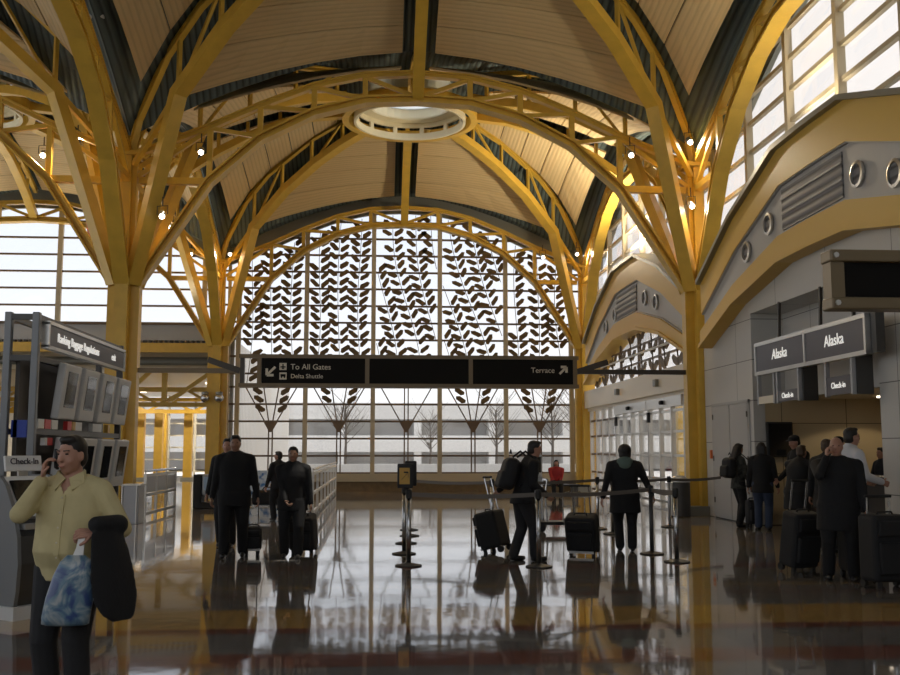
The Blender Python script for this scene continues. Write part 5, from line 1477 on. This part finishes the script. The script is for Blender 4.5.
# dome cameras on the left window column, speaker box, strut with warm light as its colour
for x, lb in ((205, 'left one of two smoky camera globes on the left window column'), (219, 'right one of two smoky camera globes on the left window column')):
    p = at(x, 398, YF - .5); t = thing('camera_globe', lb, 'camera', p)
    m = MB(); m.ell((0, 0, 0), (.17, .17, .17), None, 18, 12); part('globe', m, 'steel', t, local=True, smooth=True)
    m = MB(); m.lathe([(.001, .14), (.13, .14), (.13, .22), (.001, .22)], n=16); m.bar((0, 0, .2), (0, .3, .25), .05, .05); part('mount', m, 'cap', t, local=True)
p = at(94, 9, 21.0); t = thing('speaker_box', 'grey speaker box fixed high on the left side arch', 'speaker', p)
m = MB(); m.rbox((0, 0, 0), (.55, .5, .55), .03); part('cabinet', m, 'bezel', t, local=True)
m = MB(); m.box((.02, -.26, 0), (.44, .02, .44)); part('grille', m, 'louver', t, local=True)
m = MB(); m.bar((0, 0, .27), (-.25, 0, .55), .06, .06); part('bracket', m, 'dark', t, local=True)
p0, p1 = at(88, 170, 27.0), at(97, 222, 27.0)
t = thing('warm_lit_strut', 'strut built as a pipe, warm light in its orange-red colour, behind the left near column', 'pipe', p1)
m = MB(); m.tube([p1 + V((0, 0, -.6)), p0], .2, 12); part('pipe', m, 'orange_red', t)
for f in (.25, .6):
    m = MB(); q = p1.lerp(p0, f); m.tube([q + V((0, 0, -.06)), q + V((0, 0, .06))], .26, 12); part('coupling', m, 'orange_red', t)

# ================================================================== outside
gr = MB(); gr.span((-140, 62, -.5), (140, 260, -.15)); gr.span((13.5, -60, -.5), (140, 62, -.15)); gr.span((-140, -60, -.5), (-19.95, 62, -.15)); gr.span((-5.2, YW + .2, -.28), (13.5, 62, -.16)); struct('ground', gr, 'asphalt')
t = thing('parking_garage', 'long pale parking building with open decks beyond the far window', 'building', (12, 86, 0))
for k in range(2):
    m = MB(); m.span((-22, 80, 1.4 + 2.6 * k), (70, 95, 2.7 + 2.6 * k)); part('deck_band', m, 'pale', t)
m = MB(); m.span((-22, 82, 0), (70, 94, 5.1)); part('dark_interior', m, 'opening', t)
for k in range(16):
    m = MB(); x = -21 + 6 * k; m.span((x - .3, 80.2, 0), (x + .3, 82, 5.2)); part('pillar', m, 'pale', t)
t = thing('beige_building', 'pale beige building with narrow windows seen through the glass doors', 'building', (30, 40, 0))
M['beige_ext'] = mat('beige_stucco', (.80, .66, .42), .8, noise=.05)
m = MB(); m.span((26, 20, 0), (34, 70, 9)); part('wall', m, 'beige_ext', t)
for k in range(14):
    y = 22 + 3.2 * k
    for z in (1.2, 4.6):
        m = MB(); m.span((25.94, y, z), (26.0, y + .9, z + 1.5)); part('window', m, 'opening', t)
for i, (x, y) in enumerate(((12.5, 31.5), (12.5, 36.0), (12.5, 41))):
    t = thing('canopy_post', ('yellow canopy post outside the glass doors, nearest', 'yellow canopy post outside the glass doors, middle one', 'yellow canopy post outside beyond the doors, farthest')[i], 'post', (x, y, 0), group='canopy posts outside')
    m = MB(); m.box((0, 0, 2.4), (.35, .35, 4.8)); part('shaft', m, 'yellow', t, local=True)
    m = MB(); m.box((0, 0, .1), (.6, .6, .2)); part('plinth', m, 'concrete', t, local=True)
def tree(x, y, h, label, seed):
    r = random.Random(seed); t = thing('bare_tree', label, 'tree', (x, y, -.15), group='bare trees outside the far window')
    m = MB(); m.tube([(0, 0, 0), (.05, 0, h * .4), (0, .1, h * .8)], [.1, .07, .04], 8); part('trunk', m, 'bark', t, local=True)
    m = MB()
    for k in range(26):
        z = h * r.uniform(.35, .8); a = r.uniform(0, 6.28); L = h * r.uniform(.2, .4)
        p0 = V((0, 0, z)); p1 = p0 + V((math.cos(a) * L * .6, math.sin(a) * L * .6, L * .6)); m.tube([p0, p1, p1 + V((math.cos(a + .5) * L * .3, math.sin(a) * L * .3, L * .4))], [.03, .012, .005], 5)
        for j in range(3):
            q = p0.lerp(p1, r.uniform(.4, 1)); b = r.uniform(0, 6.28); m.tube([q, q + V((math.cos(b) * L * .3, math.sin(b) * L * .3, L * .3))], [.009, .004], 4)
    part('branches', m, 'bark', t, local=True)
for i, (px, Y, h, lb) in enumerate(((345, 60, 5.5, 'bare tree behind the middle panes, nearest the white railing'), (430, 66, 4.5, 'bare tree seen in the middle of the far window'), (496, 62, 5.2, 'bare tree behind the backpack man'), (552, 55, 5.4, 'bare tree behind the last pane on the right'), (575, 60, 6, 'bare tree beside the right window column'))):
    tree(at(px, 450, Y).x, Y, h, lb, i + 3)
t = thing('low_wall', 'low white wall outside the far window', 'wall', (3, 58, -.15))
m = MB(); m.span((-5.2, 57.8, -.15), (14, 58.2, .75)); part('wall_body', m, 'white', t)

# ================================================================== daylight
wd = bpy.data.worlds.new('world'); bpy.context.scene.world = wd; wd.use_nodes = True
nt = wd.node_tree; bgn = nt.nodes['Background']
tc = nt.nodes.new('ShaderNodeTexCoord'); sp = nt.nodes.new('ShaderNodeSeparateXYZ'); rp = nt.nodes.new('ShaderNodeValToRGB')
nt.links.new(tc.outputs['Generated'], sp.inputs['Vector']); nt.links.new(sp.outputs['Z'], rp.inputs['Fac'])
rp.color_ramp.elements[0].position = 0; rp.color_ramp.elements[0].color = (1.0, .985, .96, 1)
rp.color_ramp.elements[1].position = .22; rp.color_ramp.elements[1].color = (.84, .89, .985, 1)
mrx = nt.nodes.new('ShaderNodeMapRange'); mrx.inputs['From Min'].default_value = .1; mrx.inputs['From Max'].default_value = .35
nt.links.new(sp.outputs['X'], mrx.inputs['Value'])
mxw = nt.nodes.new('ShaderNodeMix'); mxw.data_type = 'RGBA'; nt.links.new(mrx.outputs[0], mxw.inputs['Factor'])
nt.links.new(rp.outputs['Color'], mxw.inputs['A']); mxw.inputs['B'].default_value = (1.0, .945, .91, 1)
nt.links.new(mxw.outputs['Result'], bgn.inputs['Color']); bgn.inputs['Strength'].default_value = WORLD
sl = bpy.data.lights.new('sun', 'SUN'); sl.energy = SUN; sl.angle = .01; sl.color = (1, .94, .84)
so = bpy.data.objects.new('sun', sl); C.objects.link(so); so.location = (60, 40, 60)
so.rotation_euler = V((0, 0, -1)).rotation_difference(V((-.24, -.10, -.96)).normalized()).to_euler()

sc = bpy.context.scene
sc.view_settings.view_transform = 'Standard'; sc.view_settings.look = 'None'
sc.view_settings.exposure = EXPO; sc.view_settings.gamma = 1
sc.cycles.use_denoising = True
sc.cycles.max_bounces = 10; sc.cycles.diffuse_bounces = 5; sc.cycles.glossy_bounces = 4; sc.cycles.transparent_max_bounces = 12
sc.cycles.sample_clamp_indirect = 6
sc.cycles.caustics_reflective = False; sc.cycles.caustics_refractive = False
